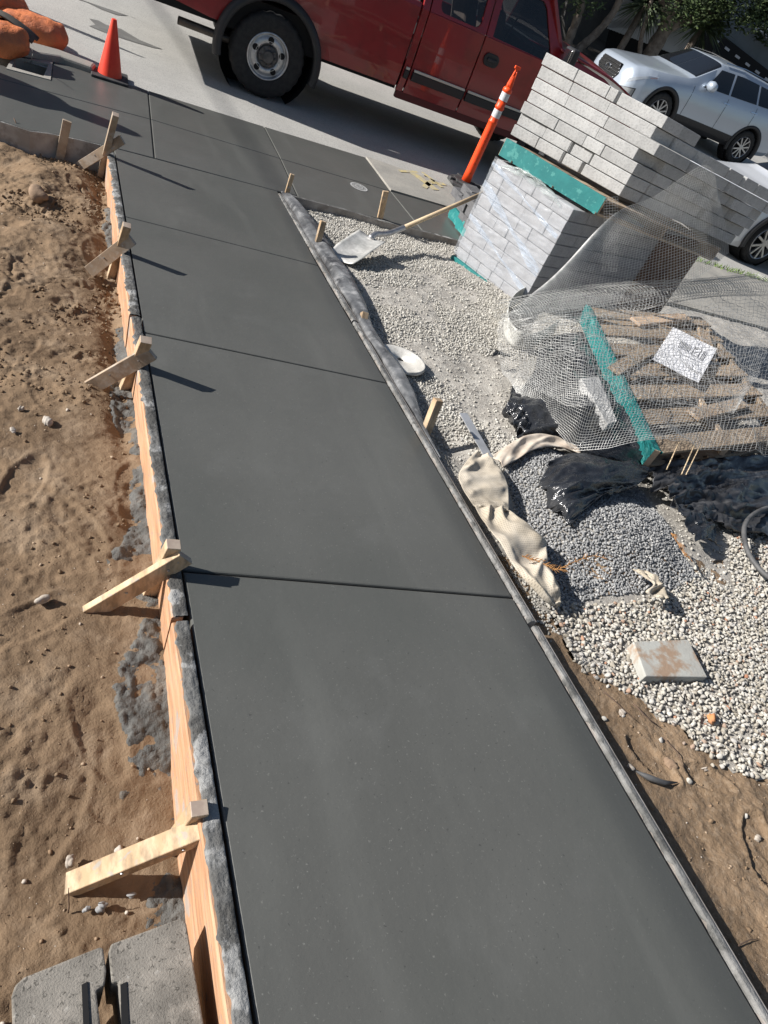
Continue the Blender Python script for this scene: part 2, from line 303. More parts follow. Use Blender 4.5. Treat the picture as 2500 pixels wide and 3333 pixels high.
def scatter(name,P,size,m,sub=1,flat=(.55,.9),jit=.22,smooth=False,variants=12,seed=1,lump=None):
    """P (n,3) centres, size (n,) -> one mesh of loose stones"""
    rng=np.random.default_rng(seed); V0,F0=ico(sub); n=len(P); vs=[]
    for i in range(variants):
        d=V0*(1+rng.normal(0,jit,(len(V0),1)) if sub==1 else 1+.5*jit*np.sin(V0@rng.normal(0,2.2,(3,1))+rng.uniform(0,6))+rng.normal(0,jit*.18,(len(V0),1)))
        
        if sub>1:
            for _ in range(7):
                pn=rng.normal(size=3); pn/=np.linalg.norm(pn); d=d-np.maximum(0,d@pn-rng.uniform(.55,.8))[:,None]*pn*.9
        d=d*np.array([1,rng.uniform(.65,.95),rng.uniform(*flat)]); vs.append(d)
    vs=np.array(vs); k=rng.integers(0,variants,n); q=rng.normal(size=(n,4)); q[:,1:3]*=.35; q/=np.linalg.norm(q,axis=1)[:,None]
    a,b,c,d=q.T[0],q.T[1],q.T[2],q.T[3]
    R=np.stack([1-2*(c*c+d*d),2*(b*c-a*d),2*(b*d+a*c),2*(b*c+a*d),1-2*(b*b+d*d),2*(c*d-a*b),2*(b*d-a*c),2*(c*d+a*b),1-2*(b*b+c*c)],-1).reshape(n,3,3)
    V=np.einsum('nij,nvj->nvi',R,vs[k])*size[:,None,None]+P[:,None,:]
    F=(F0[None]+(np.arange(n)*len(V0))[:,None,None]).reshape(-1,3)
    return link(name,np_mesh(name,V.reshape(-1,3),F),m,smooth=smooth)
# ================================================================ THE SETTING
def zslab(x,y): return zs(x,y)
W0,W1=.394,1.595
g0=MB(); 
def roadz(x,y):
    if y<=9.5: return -.014
    return -.014+(y-9.5)*.085 if y<18 else .71
ys=[-3,5.3,6.9]; 
# far ground sheet to the horizon
gm=MB(); gm.add([(-150,-150,-.45),(250,-150,-.45),(250,6,-.45),(-150,6,-.45)],[(0,1,2,3)]); gm.add([(-150,6,-.45),(250,6,-.45),(250,300,-.3),(-150,300,-.3)],[(0,1,2,3)])
tag(gm.build('ground',m_soil2),kind='structure')
rd=MB(); yy=[6.86,7.2,8,9,9.5,10.5,12,14,16,17.6]
for a,b in zip(yy[:-1],yy[1:]):
    for x0,x1 in ((-25,0),(0,3),(3,8),(8,20),(20,90)):
        z=roadz(0,a),roadz(0,b); rd.add([(x0,a,z[0]),(x1,a,z[0]),(x1,b,z[1]),(x0,b,z[1])],[(0,1,2,3)])
tag(rd.build('street',m_street),kind='structure')
fy=MB(); fy.prism([(-25,17.6),(90,17.6),(90,18),(-25,18)],.3,roadz(0,17.6)+.13); tag(fy.build('far_kerb',m_oldc),kind='structure')
yd=MB(); yd.add([(-25,18,.8),(90,18,.8),(90,40,1.2),(-25,40,1.2)],[(0,1,2,3)]); tag(yd.build('far_yard',m_yard),kind='structure')
# wet stains on the street
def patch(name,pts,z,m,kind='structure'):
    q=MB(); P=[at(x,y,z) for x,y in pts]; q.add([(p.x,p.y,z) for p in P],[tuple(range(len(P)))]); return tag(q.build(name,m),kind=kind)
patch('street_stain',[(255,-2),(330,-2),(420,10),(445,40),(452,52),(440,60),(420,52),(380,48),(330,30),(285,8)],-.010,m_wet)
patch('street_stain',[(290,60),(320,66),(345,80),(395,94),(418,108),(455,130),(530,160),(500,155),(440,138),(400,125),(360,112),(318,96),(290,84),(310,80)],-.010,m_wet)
# ---- walkway slabs
def panel(mb,P,zf,gap=.004,bev=.006,bot=-.1):
    n=len(P); cx=sum(p[0] for p in P)/n; cy=sum(p[1] for p in P)/n
    def inset(P,d):
        out=[]
        for i in range(n):
            a,b,c=[np.array(P[j%n]) for j in (i-1,i,i+1)]; u=(b-a)/np.linalg.norm(b-a); v=(c-b)/np.linalg.norm(c-b); n1=np.array([-u[1],u[0]]); n2=np.array([-v[1],v[0]]); k=n1+n2; k=k/ (1+n1@n2); out.append(tuple(b+k*d))
        return out
    A=inset(P,gap); B=inset(P,gap+bev); C2=inset(P,gap+bev*.35); N=len(mb.v)
    vs=[(x,y,zf(x,y)+bot) for x,y in A]+[(x,y,zf(x,y)-bev) for x,y in A]+[(x,y,zf(x,y)-bev*.3) for x,y in C2]+[(x,y,zf(x,y)) for x,y in B]
    fs=[]
    for l in range(3): fs+=[(l*n+i,l*n+(i+1)%n,(l+1)*n+(i+1)%n,(l+1)*n+i) for i in range(n)]
    fs+=[tuple(range(3*n,4*n)),tuple(range(n-1,-1,-1))]
    mb.add(vs,fs)
jl=[(.394,-1.0),(.394,1.345),(.394,2.82),(.394,4.185),(.394,5.46)]; jr=[(1.597,-1.15),(1.595,1.19),(1.590,2.655),(1.587,4.062),(1.614,5.441)]
wk=MB(); gaps=[.009,.006,.005,.003]
for i in range(4):
    l0,l1,r0,r1=jl[i],jl[i+1],jr[i],jr[i+1]
    panel(wk,[l0,r0,r1,l1],zslab,gap=.0035 if i else .0045,bev=.007 if i<2 else .005)
o=wk.build('path',m_conc); tag(o,kind='structure')
for poly in (o.data.polygons): poly.use_smooth=False
jb=MB(); jb.prism([(.40,-1),(1.59,-1.1),(1.61,5.43),(.40,5.45)],lambda x,y:zs(x,y)-.09,lambda x,y:zs(x,y)-.011); tag(jb.build('path_joint_bed',m_joint),kind='structure')
# ---- sidewalk
def a2(x,y,z=0): p=at(x,y,z); return (p.x,p.y)
sw=MB(); zf=lambda x,y:0.
j1c,j1m,j1f=a2(482,294),a2(491,388),a2(503,514); j2c,j2m,j2f=a2(859,411),a2(913,516),a2(968,633); jec,jem=a2(1190,512),a2(1271,622)
bL=(a2(164,259),a2(173,197))
LF=a2(-60,375); LM=a2(-60,238); 
panel(sw,[a2(-60,240),j1m,j1c,a2(173,199),a2(164,259),a2(30,222),a2(12,213),a2(-60,196)][::1],zf)
panel(sw,[(-1.6,5.6),(-.6,5.5),a2(98,424),a2(203,440),a2(339,472),j1f,j1m,a2(-60,240),(-1.6,6.25)],zf)
panel(sw,[j1m,j2m,j2c,j1c],zf); panel(sw,[j1f,(1.614,5.44),a2(968,636),j2m,j1m],zf)
panel(sw,[j2m,jem,jec,j2c],zf); panel(sw,[a2(970,640),a2(1236,712),a2(1372,748),a2(1271,622),j2m],zf)
x3=4.4
panel(sw,[a2(1374,749),(x3,5.36),(x3,6.15),a2(1271,622)],zf)
tag(sw.build('sidewalk',m_conc),kind='structure')
sb=MB(); sb.prism([(-.35,6.3),(.5,6.3),(.5,5.5),(4.35,5.4),(4.35,6.1),(2.7,6.2),(2.7,6.9),(.45,6.98),(.45,6.5),(-.35,6.5)],-.12,-.010); tag(sb.build('sidewalk_joint_bed',m_joint),kind='structure')
oc=MB(); oc.prism([a2(1192,510),a2(1273,618),(x3,6.16),(x3,5.2),(30,4.4),(30,6.5),(8,6.78),(4,6.86)][::-1],-.15,.004); tag(oc.build('old_sidewalk',m_oldc),kind='structure')
# stamp pressed into the sidewalk
st=MB(); c=at(1168,609,.0); 
def ell(a,b,n=28,dx=0,dy=0): return [(c.x+dx+a*math.cos(2*math.pi*i/n),c.y+dy+b*math.sin(2*math.pi*i/n)) for i in range(n)]
for (a,b),(a1,b1) in (((.085,.085),(.068,.068)),((.04,.04),(.032,.032))):
    A=ell(a,b); B=ell(a1,b1); n=len(A); st.add([(x,y,.003) for x,y in A+B],[(i,(i+1)%n,n+(i+1)%n,n+i) for i in range(n)])
rr=random.Random(3)
for i in range(26):
    t=rr.uniform(0,6.28); r=rr.uniform(.012,.066); x=c.x+r*math.cos(t); y=c.y+r*math.sin(t); st.box((x,y,.003),(rr.uniform(.006,.016),rr.uniform(.004,.008),.001),Matrix.Rotation(rr.uniform(0,3),3,'Z'))
st2=MB(); A=ell(.08,.08); st2.add([(x,y,.002) for x,y in A],[tuple(range(len(A)))]); tag(st2.build('sidewalk_stamp_ground',mat('stamp_ground',(.26,.26,.25),(.16,.16,.155),scale=60,rough=.9,thr=(.45,.55))),kind='structure')
tag(st.build('sidewalk_stamp',m_chalk),kind='structure')
# yellow survey paint on the old concrete
yp=MB()
for a,b,wd in (((1300,556),(1360,560),.05),((1340,560),(1420,618),.10),((1395,592),(1450,600),.06),((1375,560),(1440,610),.05),((1410,585),(1380,610),.06)):
    A,B=at(*a,.008),at(*b,.008); yp.beam(A,B,wd,.0015,(B-A).cross(Vector((0,0,1))))
tag(yp.build('yellow_ground_marking',m_yellow),kind='structure')
# ---- soil on the left, heightfield with footprints and clods
PR=[(on(x,y,-.15).x,on(x,y,-.15).y,a,l) for x,y,a,l in ((260,980,.2,.13),(60,1130,1.2,.16),(110,700,.9,.15),(300,820,1.5,.14),(150,1280,1.9,.15),(330,1150,.5,.13),(80,1560,1.3,.16),(250,1700,2.1,.15),(120,2000,.6,.16),(330,2350,1.9,.15),(180,2600,1.1,.16),(240,600,1.7,.12),(420,1560,1.4,.12),(60,450,.4,.14),(200,2200,2.6,.15))]
def soilz(X,Y):
    base=-SL*(Y-FY)-.158; base=base-.13*sstep(1.15,.55,Y)-.02*sstep(4.6,5.3,Y)
    amp=.045*sstep(2.2,4.6,Y)+.014
    n=fbm(X,Y,2.0,4,seed=3)*amp*1.7+fbm(X,Y,6,5,seed=9)*amp*.55
    rid=np.abs(fbm(X,Y,4.2,4,seed=21)); n+= (.014*sstep(2.,4.5,Y)+.001)*(1-sstep(0,.10,rid))*-1.6*sstep(-.1,.3,fbm(X,Y,1.5,2,seed=22))
    cl=fbm(X,Y,30,4,seed=31); msk=sstep(.10,.35,fbm(X,Y,2.6,3,seed=41)); n+=msk*np.maximum(cl,0)*(.008+.018*sstep(1.8,4.,Y))+cl*.0022
    n+=fbm(X,Y,65,3,seed=51)*.0042+sstep(-.1,.3,fbm(X,Y,3.3,3,seed=57))*np.maximum(fbm(X,Y,44,3,seed=58),-.1)*.010+.004*np.abs(fbm(X,Y,18,3,seed=52))
    for px,py,a,l in PR:
        u=(X-px)*math.cos(a)+(Y-py)*math.sin(a); v=-(X-px)*math.sin(a)+(Y-py)*math.cos(a); r=np.sqrt((u/l)**2+(v/(l*.38))**2)
        fa=.35+.65*(vnoise(np.full(1,px*9.),np.full(1,py*9.),5)[0]); n+= fa*(-.011*sstep(1.05,.85,r)*(.6+fbm(X,Y,9,3,seed=33))+.004*np.exp(-((r-1.1)/.12)**2)+.0016*sstep(1,.8,r)*np.sin(u*330+np.abs(v)*230)*sstep(-.1,.3,fbm(X,Y,11,2,seed=35)))
    hx,hy=-.42,5.05; n-= .10*np.exp(-(((X-hx)/.18)**2+((Y-hy)/.10)**2))
    n-=.05*np.exp(-((X-.30)/.05)**2)*(.3+.7*sstep(-.2,.3,fbm(X,Y,3,3,seed=61)))*sstep(1.2,1.8,Y)
    return base+n
hfield('soil',-1.9,.375,-.6,5.62,.0075,soilz,m_soil,mask=lambda x,y:(y<5.40-(x-.34)*.20+.12*sstep(-.2,-1.2,x)))
def rightz(X,Y):
    base=-SL*(Y-FY)-.052-.02*sstep(4.9,5.4,Y)
    n=fbm(X,Y,1.8,4,seed=5)*.035+fbm(X,Y,9,4,seed=6)*.012+fbm(X,Y,40,3,seed=8)*.003
    pile=.10*np.exp(-(((X-2.45)/.38)**2+((Y-1.62)/.28)**2)**1.3)
    pile+=.05*np.exp(-(((X-2.3)/.35)**2+((Y-2.0)/.25)**2))
    hole=.07*np.exp(-(((X-1.80)/.10)**2+((Y-2.25)/.12)**2))
    return base+n*sstep(1.62,1.9,X)*.9+pile-hole
PEBE=[on(*q,-.05) for q in ((1800,2010),(1887,2192),(1960,2222),(2083,2280),(2150,2350),(2209,2363),(2260,2450),(2336,2483),(2400,2530),(2500,2546))]
PEB=[(p.x,p.y) for p in PEBE]+[(3.2,.1),(4.6,.6),(4.9,1.6),(3.4,1.7),(3.1,1.42),(2.95,1.2),(2.75,1.30),(2.5,1.22),(2.3,1.18),(2.05,1.16),(1.75,1.2)]
hfield('gravel_bed',1.6,7.6,.3,5.43,.02,rightz,m_fine,mask=lambda x,y:(y<5.41)&((y>1.15)|inpoly(x,y,PEB)))
def soilr(X,Y):
    n=rightz(X,Y); n=n+fbm(X,Y,7,5,seed=71)*.012+fbm(X,Y,28,3,seed=72)*.006+fbm(X,Y,70,2,seed=73)*.0018
    for px,py,a,l in ((2.02,.19,1.0,.12),(1.82,.52,2.0,.10),(2.25,.12,.3,.12),(2.0,.42,2.5,.09)):
        u=(X-px)*math.cos(a)+(Y-py)*math.sin(a); v=-(X-px)*math.sin(a)+(Y-py)*math.cos(a); r=np.sqrt((u/l)**2+(v/(l*.45))**2)
        n+= -.010*sstep(1.05,.85,r)+.007*np.exp(-((r-1.1)/.1)**2)
    return n
hfield('soil',1.6,4.2,-.8,1.45,.008,soilr,m_soil2,mask=lambda x,y:(y<1.42)&~inpoly(x,y-.05,PEB)|(x<1.74))
# ---- loose stone: pebbles, grey pile, pale gravel, grit on soil
def pts_in(x0,x1,y0,y1,sp,fn,poly=None,keep=1,seed=0,jit=.45,test=None):
    r=np.random.default_rng(seed); X,Y=np.meshgrid(np.arange(x0,x1,sp),np.arange(y0,y1,sp),indexing='ij'); X=X.ravel()+r.normal(0,sp*jit,X.size); Y=Y.ravel()+r.normal(0,sp*jit,Y.size)
    k=r.random(X.size)<(keep(X,Y) if callable(keep) else keep)
    if poly: k&=inpoly(X,Y,poly)
    if test is not None: k&=test(X,Y)
    X,Y=X[k],Y[k]; return np.stack([X,Y,fn(X,Y)],-1)
notpaver=lambda x,y:~((x>1.98)&(x<2.42)&(y>.76)&(y<1.02))
P=pts_in(1.65,4.7,.1,1.75,.0145,rightz,PEB,seed=1)
Ps=pts_in(1.66,3.2,-.2,1.2,.022,soilr,None,keep=lambda X,Y:.16*np.exp(-np.minimum.reduce([np.hypot(X-a,Y-b) for a,b in PEB[:10]])/.05),seed=61,test=lambda x,y:~inpoly(x,y,PEB)); Ps[:,2]-=.004; P=np.vstack([P,Ps])
r=RNG; s=.0062+.0080*r.random(len(P))**2.0; P[:,2]+=.004+.008*r.random(len(P)); 
ll=scatter('white_pebbles',P,s,m_peb,sub=2,flat=(.45,.8),smooth=True,seed=2,variants=30,jit=.42); tag(ll,'white rounded pebbles spread over the soil around the square paver','gravel',kind='stuff')
GP=[(p.x,p.y) for p in (on(1640,1530,-.03),on(1700,1440,-.03),on(1870,1470,0.),on(2120,1560,.05),on(2235,1755,.05),on(2290,1860,0),on(2178,1915,0),on(1960,1940,-.04),on(1800,1990,-.04),on(1770,1860,-.04),on(1690,1700,-.04))]
def notcloth(x,y): return np.ones(x.shape,bool)
P=pts_in(1.7,3.3,.9,2.6,.0098,rightz,GP,seed=4); s=.0058+.0028*r.random(len(P)); P[:,2]+=.003+.006*r.random(len(P))
tag(scatter('grey_gravel',P,s,m_grey,seed=5,jit=.17),'heap of small grey crushed gravel beside the net fabric','gravel',kind='stuff')
edge=lambda X,Y:.10+.9*sstep(-.12,.22,fbm(X,Y,2.3,4,seed=81))+.35*sstep(4.6,5.2,Y)
P=pts_in(1.66,5.4,1.05,5.40,.0125,rightz,None,keep=edge,seed=6,test=lambda x,y:(~inpoly(x,y,GP))&(~inpoly(x,y,PEB))&(x<1.7+2.4+.35*(y-1))&(x>1.70)); s=.0042+.0068*r.random(len(P))**2.2; P[:,2]+=.001+.004*r.random(len(P))
tag(scatter('pale_gravel',P,s,m_grav,seed=7,jit=.17),'pale crushed gravel bed between walkway and paver stacks','gravel',kind='stuff')
P=pts_in(1.7,3.4,.85,1.5,.03,rightz,None,keep=.5,seed=16,test=lambda x,y:(~inpoly(x,y,PEB))&(x<3.2)&(y>1.0)); s=.007+.005*r.random(len(P)); P[:,2]+=.004
P=pts_in(-1.6,.33,-.3,5.2,.05,soilz,None,keep=.45,seed=8); s=.002+.006*r.random(len(P))**3; P[:,2]+=s*.3
P2=pts_in(1.66,3.2,-.5,1.0,.035,soilr,None,keep=.5,seed=9,test=lambda x,y:~inpoly(x,y,PEB)); s2=.0018+.004*r.random(len(P2))**3
P3=pts_in(-.9,.33,-.3,2.6,.0155,soilz,None,keep=.5,seed=18); s3=.0007+.0014*r.random(len(P3))**2; P4=pts_in(1.66,2.9,-.5,1.0,.018,soilr,None,keep=.5,seed=19,test=lambda x,y:~inpoly(x,y,PEB)); s4=.0007+.0013*r.random(len(P4))**2
tag(scatter('soil_grit',np.vstack([P,P2,P3,P4]),np.concatenate([s,s2,s3,s4]),m_soilst,seed=10),'small stones and crumbs scattered on the brown soil','grit',kind='stuff')
P=pts_in(-1.6,.34,.2,5.35,.018,soilz,None,keep=lambda X,Y:.8*sstep(.02,.30,fbm(X,Y,2.6,3,seed=41))*(.10+.80*sstep(1.5,3.8,Y))+.006,seed=28); s=(.002+.0095*r.random(len(P))**3)*(.65+.5*sstep(1.,4.,P[:,1])); P[:,2]+=s*.3
Pb=pts_in(1.66,2.9,-.5,1.1,.03,soilr,None,keep=.25,seed=29,test=lambda x,y:~inpoly(x,y,PEB)); sb_=.002+.007*r.random(len(Pb))**3
tag(scatter('soil_clods',np.vstack([P,Pb]),np.concatenate([s,sb_]),m_soil,sub=1,seed=30,jit=.3,flat=(.6,1)),'loose crumbling clods of brown soil','clods',kind='stuff')
# spilled wet mortar along the outside of the left form
def spill(X,Y):
    wd=.045+.07*sstep(-.3,.4,fbm(X*0+3,Y,2.5,3,seed=94))+.09*np.exp(-((Y-1.05)/.16)**2)+.08*np.exp(-((Y-.74)/.10)**2)+.07*np.exp(-((Y-1.5)/.1)**2)
    e=sstep(0,1,(X-(.345-wd))/.035)*(.35+.75*sstep(-.45,-.05,fbm(X*0+9,Y,3.1,3,seed=95)))
    return soilz(X,Y)-.012+e*(.016+.016*np.maximum(fbm(X,Y,16,4,seed=91),-.9))+.010*fbm(X,Y,38,4,seed=92)+.004*fbm(X,Y,90,2,seed=96)
def smask(x,y):
    a=fbm(x,y,5,4,seed=93); wd=.05+.05*sstep(-.3,.4,fbm(x*0+3,y,2.5,3,seed=94))+.10*np.exp(-((y-1.02)/.18)**2)+.09*np.exp(-((y-.72)/.12)**2)+.06*np.exp(-((y-1.5)/.1)**2)
    gate=fbm(x*0+9,y,2.1,3,seed=95)>-.28
    return (x>.30-wd-.06*a)&(x<.36)
hfield('mortar_spill',.02,.36,.42,4.8,.006,spill,m_slopd,kind='stuff',mask=smask)['label']='dark wet mortar spilled on the soil along the left form board'
bpy.data.objects['mortar_spill']['category']='mortar'
def local(t): 
    for ch in t.children: ch.matrix_parent_inverse=Matrix.Identity(4); local(ch)
# ================================================================ FORMS AND STAKES
def wob(y,s=1): return mnoise.noise(Vector((y*9,s*7.3,0)))
def board_x(name,label,x0,x1,ya,yb,zt,h,m,group,slop,xr=False,step=.03):
    """form board along Y: top follows the slab, rough mortar on its top"""
    t=thing(name,label,'form board',((x0+x1)/2,(ya+yb)/2,zs(x0,(ya+yb)/2)),group)
    n=int((yb-ya)/step); mb=MB(); b0=len(mb.v)
    for i in range(n+1):
        y=ya+(yb-ya)*i/n; z=zs(x0,y)+zt; wv=.002*wob(y,1)
        for x,zz in ((x0+wv,z-h),(x0+wv,z-.004),(x0+wv+.004,z),(x1,z),(x1,z-h)): mb.v.append((x,y,zz))
    for i in range(n):
        for k in range(5): mb.f.append((i*5+k,i*5+(k+1)%5,(i+1)*5+(k+1)%5,(i+1)*5+k)); mb.mi.append(0)
    mb.f+=[(0,1,2,3,4),tuple(n*5+k for k in (4,3,2,1,0))]; mb.mi+=[0,0]
    mb.build('plank',m,t)
    if slop:
        a0,a1,ms,amp=slop; N=int((yb-ya)/.006); K=12
        def fn(u,v):
            y=ya+(yb-ya)*u; e0=a0+.014*wob(y*.8,3)+.009*wob(y*4,4); 
            x=e0+(a1-e0)*v; z=zs(x,y)+zt+.0035
            q=mnoise.noise(Vector((x*55,y*38,1.)))*.5+mnoise.noise(Vector((x*130,y*100,4.)))*.3
            z+=amp*(.6+q)*(math.sin(math.pi*min(1,max(0,v)))**.5) 
            if v==0: z=zs(x,y)+zt-.002
            if x<x0: z=zs(x,y)+zt-(x0-x)*2.5; x=x0-.003
            return (x,y,z)
        mb=MB(); mb.grid(fn,N,K); mb.build('mortar_crust',ms,t,smooth=True)
    return t
gl='form boards along the walkway'
board_x('form_board','orange-toned raw timber form board nearest the camera, left of the walkway',.343,.376,-.9,1.14,.004,.40,m_wood,gl,(.350,.390,m_slop,.006))
board_x('form_board','long raw timber form board left of the walkway middle, grey mortar along its top',.345,.378,1.16,2.94,.003,.30,m_wood,gl,(.350,.391,m_slop,.006))
board_x('form_board','far raw timber form board left of the walkway, ending at the sidewalk corner',.342,.376,2.96,5.33,.002,.26,m_wood,gl,(.346,.390,m_slop,.006))
board_x('form_board','near form board right of the walkway, edged by bare brown soil',1.602,1.630,-.9,1.05,.003,.16,m_bd,gl,(1.598,1.620,m_slopr,.0025))
board_x('form_board','form board right of the walkway, beside net fabric and the plastic roll',1.600,1.632,1.07,3.3,.002,.16,m_bd,gl,(1.597,1.622,m_slopr,.003))
board_x('form_board','far form board right of the walkway, ending at the gravel corner',1.602,1.638,3.32,5.38,.001,.16,m_bd,gl,(1.600,1.628,m_slopr,.003))
def board_path(name,label,P,m,h,th,group,z0=.003,cap=None):
    mb=MB(); n=len(P); L=[]
    for i,p in enumerate(P):
        a=Vector(P[max(i-1,0)]); b=Vector(P[min(i+1,n-1)]); d=(b-a).normalized(); nn=Vector((d.y,-d.x)); q=Vector(p)
        L.append([(q.x,q.y,z0),(q.x+nn.x*th,q.y+nn.y*th,z0),(q.x+nn.x*th,q.y+nn.y*th,z0-h),(q.x,q.y,z0-h)])
    for l in L: mb.v+=l
    for i in range(n-1):
        for k in range(4): mb.f.append((i*4+k,i*4+(k+1)%4,(i+1)*4+(k+1)%4,(i+1)*4+k)); mb.mi.append(1 if (k==0 and cap) else 0)
    mb.f+=[(0,1,2,3),tuple((n-1)*4+k for k in (3,2,1,0))]; mb.mi+=[0,0]
    o=mb.build(name,[m,cap] if cap else m); tag(o,label,'form board',group); return o
lp=[(-1.6,5.575),(-.6,5.475)]+[a2(98,426),a2(150,432),a2(203,442),a2(270,457),a2(338,474)]
sp=[]
for a,b in zip(lp[:-1],lp[1:]): sp+=[tuple(Vector(a).lerp(Vector(b),k/4)) for k in range(4)]
sp.append(lp[-1])
board_path('form_board','grey mortar-capped bendy form board curving along the sidewalk at left',sp,m_bd,.19,.02,'sidewalk form boards',cap=m_slop)
board_path('form_board','weathered form board between the new sidewalk and the gravel bed',[(1.66,5.435),(2.2,5.425),a2(1236,715),(3.1,5.39),(4.4,5.35)],m_bd,.12,.03,'sidewalk form boards',cap=m_slop)
def nails(t,pts,n):
    for p in pts:
        mb=MB(); mb.lathe([(.0015,0),(.0045,.001),(.0045,.003),(.001,.0035)],10,frame4(p,n)); mb.build('nail',m_steelb,t)
def stake(label,b,tp,w,th,wd,m=m_lath,brace=None,group='wooden stakes holding the forms',end=None,name='stake',nm=None):
    b,tp=Vector(b),Vector(tp); d=(tp-b).normalized()
    if brace is None:
        mb=MB(); mb.beam(b-d*.12,tp,w,th,wd); mb.f[1]; mb.mi[1]=1
        o=mb.build(name,[m,end or m],bevel=.0015,seg=1); tag(o,label,'stake',group); return o
    t=thing('braced_stake',label,'braced stake',b,'braced stakes on the left form'); 
    mb=MB(); mb.beam(b-d*.12,tp,w,th,wd); mb.mi[1]=1; mb.build('stake',[m,end or m_lathend],t,bevel=.0015,seg=1)
    p0,p1,bw,bt,bwd,bm_=brace; p0,p1=Vector(p0),Vector(p1); dd=(p1-p0).normalized()
    mb=MB(); mb.beam(p0-dd*.03,p1,bw,bt,bwd); mb.mi[1]=1; mb.build('brace',[bm_,m_lathend],t,bevel=.0015,seg=1)
    W_=Vector(bwd); W_=(W_-dd*W_.dot(dd)).normalized(); nrm=dd.cross(W_); nrm=nrm if nrm.y<0 else -nrm
    nails(t,[p0.lerp(p1,.80)+nrm*bt*.5,p0.lerp(p1,.35)+nrm*bt*.5+W_*.008],nrm); return t
XS=.318
def bst(label,b,tp,w,lo,hi,bw,bt,m,bm_,off=-.15,tilt=(0,0,1),end=None,yoff=-.028,sh=None):
    T=closest(*tp,on(*sh),SUN) if sh else atx(*tp,XS+.02); B=atx(*b,XS); lo3=on(*lo,off); 
    # the brace's upper end lies in the vertical plane just in front of the stake
    hz=(hi[1]-tp[1])/(b[1]-tp[1]); Yp=T.y*(1-hz)+B.y*hz+yoff; hi3=aty(*hi,Yp)
    return stake(label,B,T,w,.036,(1,0,0),m,brace=(lo3,hi3,bw,bt,tilt,bm_),end=end)
bst('farthest braced stake on the left form, tall and thin at the sidewalk corner',(332,545),(377,372),.040,(268,536),(399,454),.060,.019,m_lathg,m_lathg,off=-.13,sh=(561,599))
bst('second farthest braced stake on the left form, purple-tipped',(366,885),(414,732),.040,(302,876),(429,777),.066,.019,m_lath,m_lathg,off=-.15,sh=(555,886))
bst('middle braced stake on the left form, with a splintered pointed top',(402,1276),(476,1106),.046,(298,1259),(494,1147),.064,.022,m_lath,m_lathg,off=-.16,sh=(641,1268))
bst('purple-ended braced stake just behind the walkway joint nearest the camera',(478,1941),(566,1771),.042,(318,1980),(604,1812),.062,.024,m_lath,m_lath,off=-.16,sh=(731,1900))
bst('nearest braced stake on the left form, brace lying almost flat on the soil',(512,2810),(650,2630),.040,(262,2866),(684,2692),.036,.05,m_lath,m_lath,off=-.27,sh=(728,2650),yoff=-.05)
stake('short weathered stake against the curved sidewalk form at far left',aty(203,474,a2(203,442)[1]-.045),aty(219,393,a2(203,442)[1]-.045),.055,.022,(1,0,0),m_lathg)
sg='stakes right of the walkway'
XR=1.672
def rs(label,b,tp,w,th,wd=(1,0,0),m=m_lath):
    stake(label,atx(*b,XR),atx(*tp,XR+.01),w,th,wd,m,group=sg,end=m_lath)
rs('thin stake at the far gravel corner where walkway meets sidewalk',(931,638),(952,567),.034,.02)
rs('leaning square stake beside the plastic roll, second from the sidewalk',(1030,805),(1053,720),.040,.034)
rs('short stubby stake driven through the middle of the plastic roll',(1180,1065),(1187,1018),.042,.036,m=m_lath)
rs('chunky split-topped stake on the right nearest the camera',(1385,1408),(1427,1300),.040,.040)
B=at(1233,728,-.05); stake('tall flat stake on the gravel side of the sidewalk form',B,aty(1256,622,B.y),.050,.020,(1,0,0),m_lath,group=sg,end=m_lath)
# ================================================================ LEFT: wall blocks, stones
def topoly(pts,z): return [(lambda p:(p.x,p.y))(at(x,y,z)) for x,y in pts]
zt=zs(.1,.3)-.05
P0=[on(52,3160,-.05),on(322,3082,-.05),on(338,3333,-.05),on(20,3333,-.05)]
def wblock(label,xa,xb,yb,yaw,slotside):
    L=.42; t=thing('wall_block',label,'concrete block',((xa+xb)/2,yb-L/2,zt-.15),'concrete wall blocks at bottom left')
    wd=xb-xa; z0=-.15; pr=[]
    # top outline with a rounded outer corner and a key slot on the joint side
    if slotside>0: pr=[(-wd/2,-L),(wd/2,-L),(wd/2,-.145),(wd/2-.022,-.145),(wd/2-.022,-.072),(wd/2-.006,-.068),(wd/2,-.045),(wd/2,-.004),(wd/2-.006,0),(-wd/2+.022,-.006),(-wd/2+.007,-.014),(-wd/2,-.03)]
    else: pr=[(wd/2,-L),(wd/2,-.012),(wd/2-.008,0),(-wd/2+.006,-.008),(-wd/2,-.02),(-wd/2,-.075),(-wd/2+.012,-.078),(-wd/2+.012,-.19),(-wd/2,-.19),(-wd/2,-L)]
    if slotside>0: pr=pr
    mb=MB(); mb.prism(pr[::1] ,0,.15); o=mb.build('block_body',m_blkc,t,bevel=.0035,seg=2)
    t.location=((xa+xb)/2,yb,zt-.15); t.rotation_euler=(math.radians(-3.8),0,yaw)
    local(t); X0,X1=((266,284) if slotside>0 else (392,412)); mb=MB(); q=[on(X0,3205,-.043),on(X1,3195,-.043),on(X1+12,3420,-.043),on(X0+8,3420,-.043)]; mb.hexa([p-Vector((0,0,.01)) for p in q[::-1]]+q[::-1]); mb.build('slot_shade',m_dark,t)  # dark box proud of the block top, painting the shade of a slot
    return t
wblock('rounded-corner concrete wall block at the bottom left corner',-.024,.138,.352,.10,1)
wblock('flat concrete wall block against the left form board at the bottom',.146,.300,.372,.06,-1)
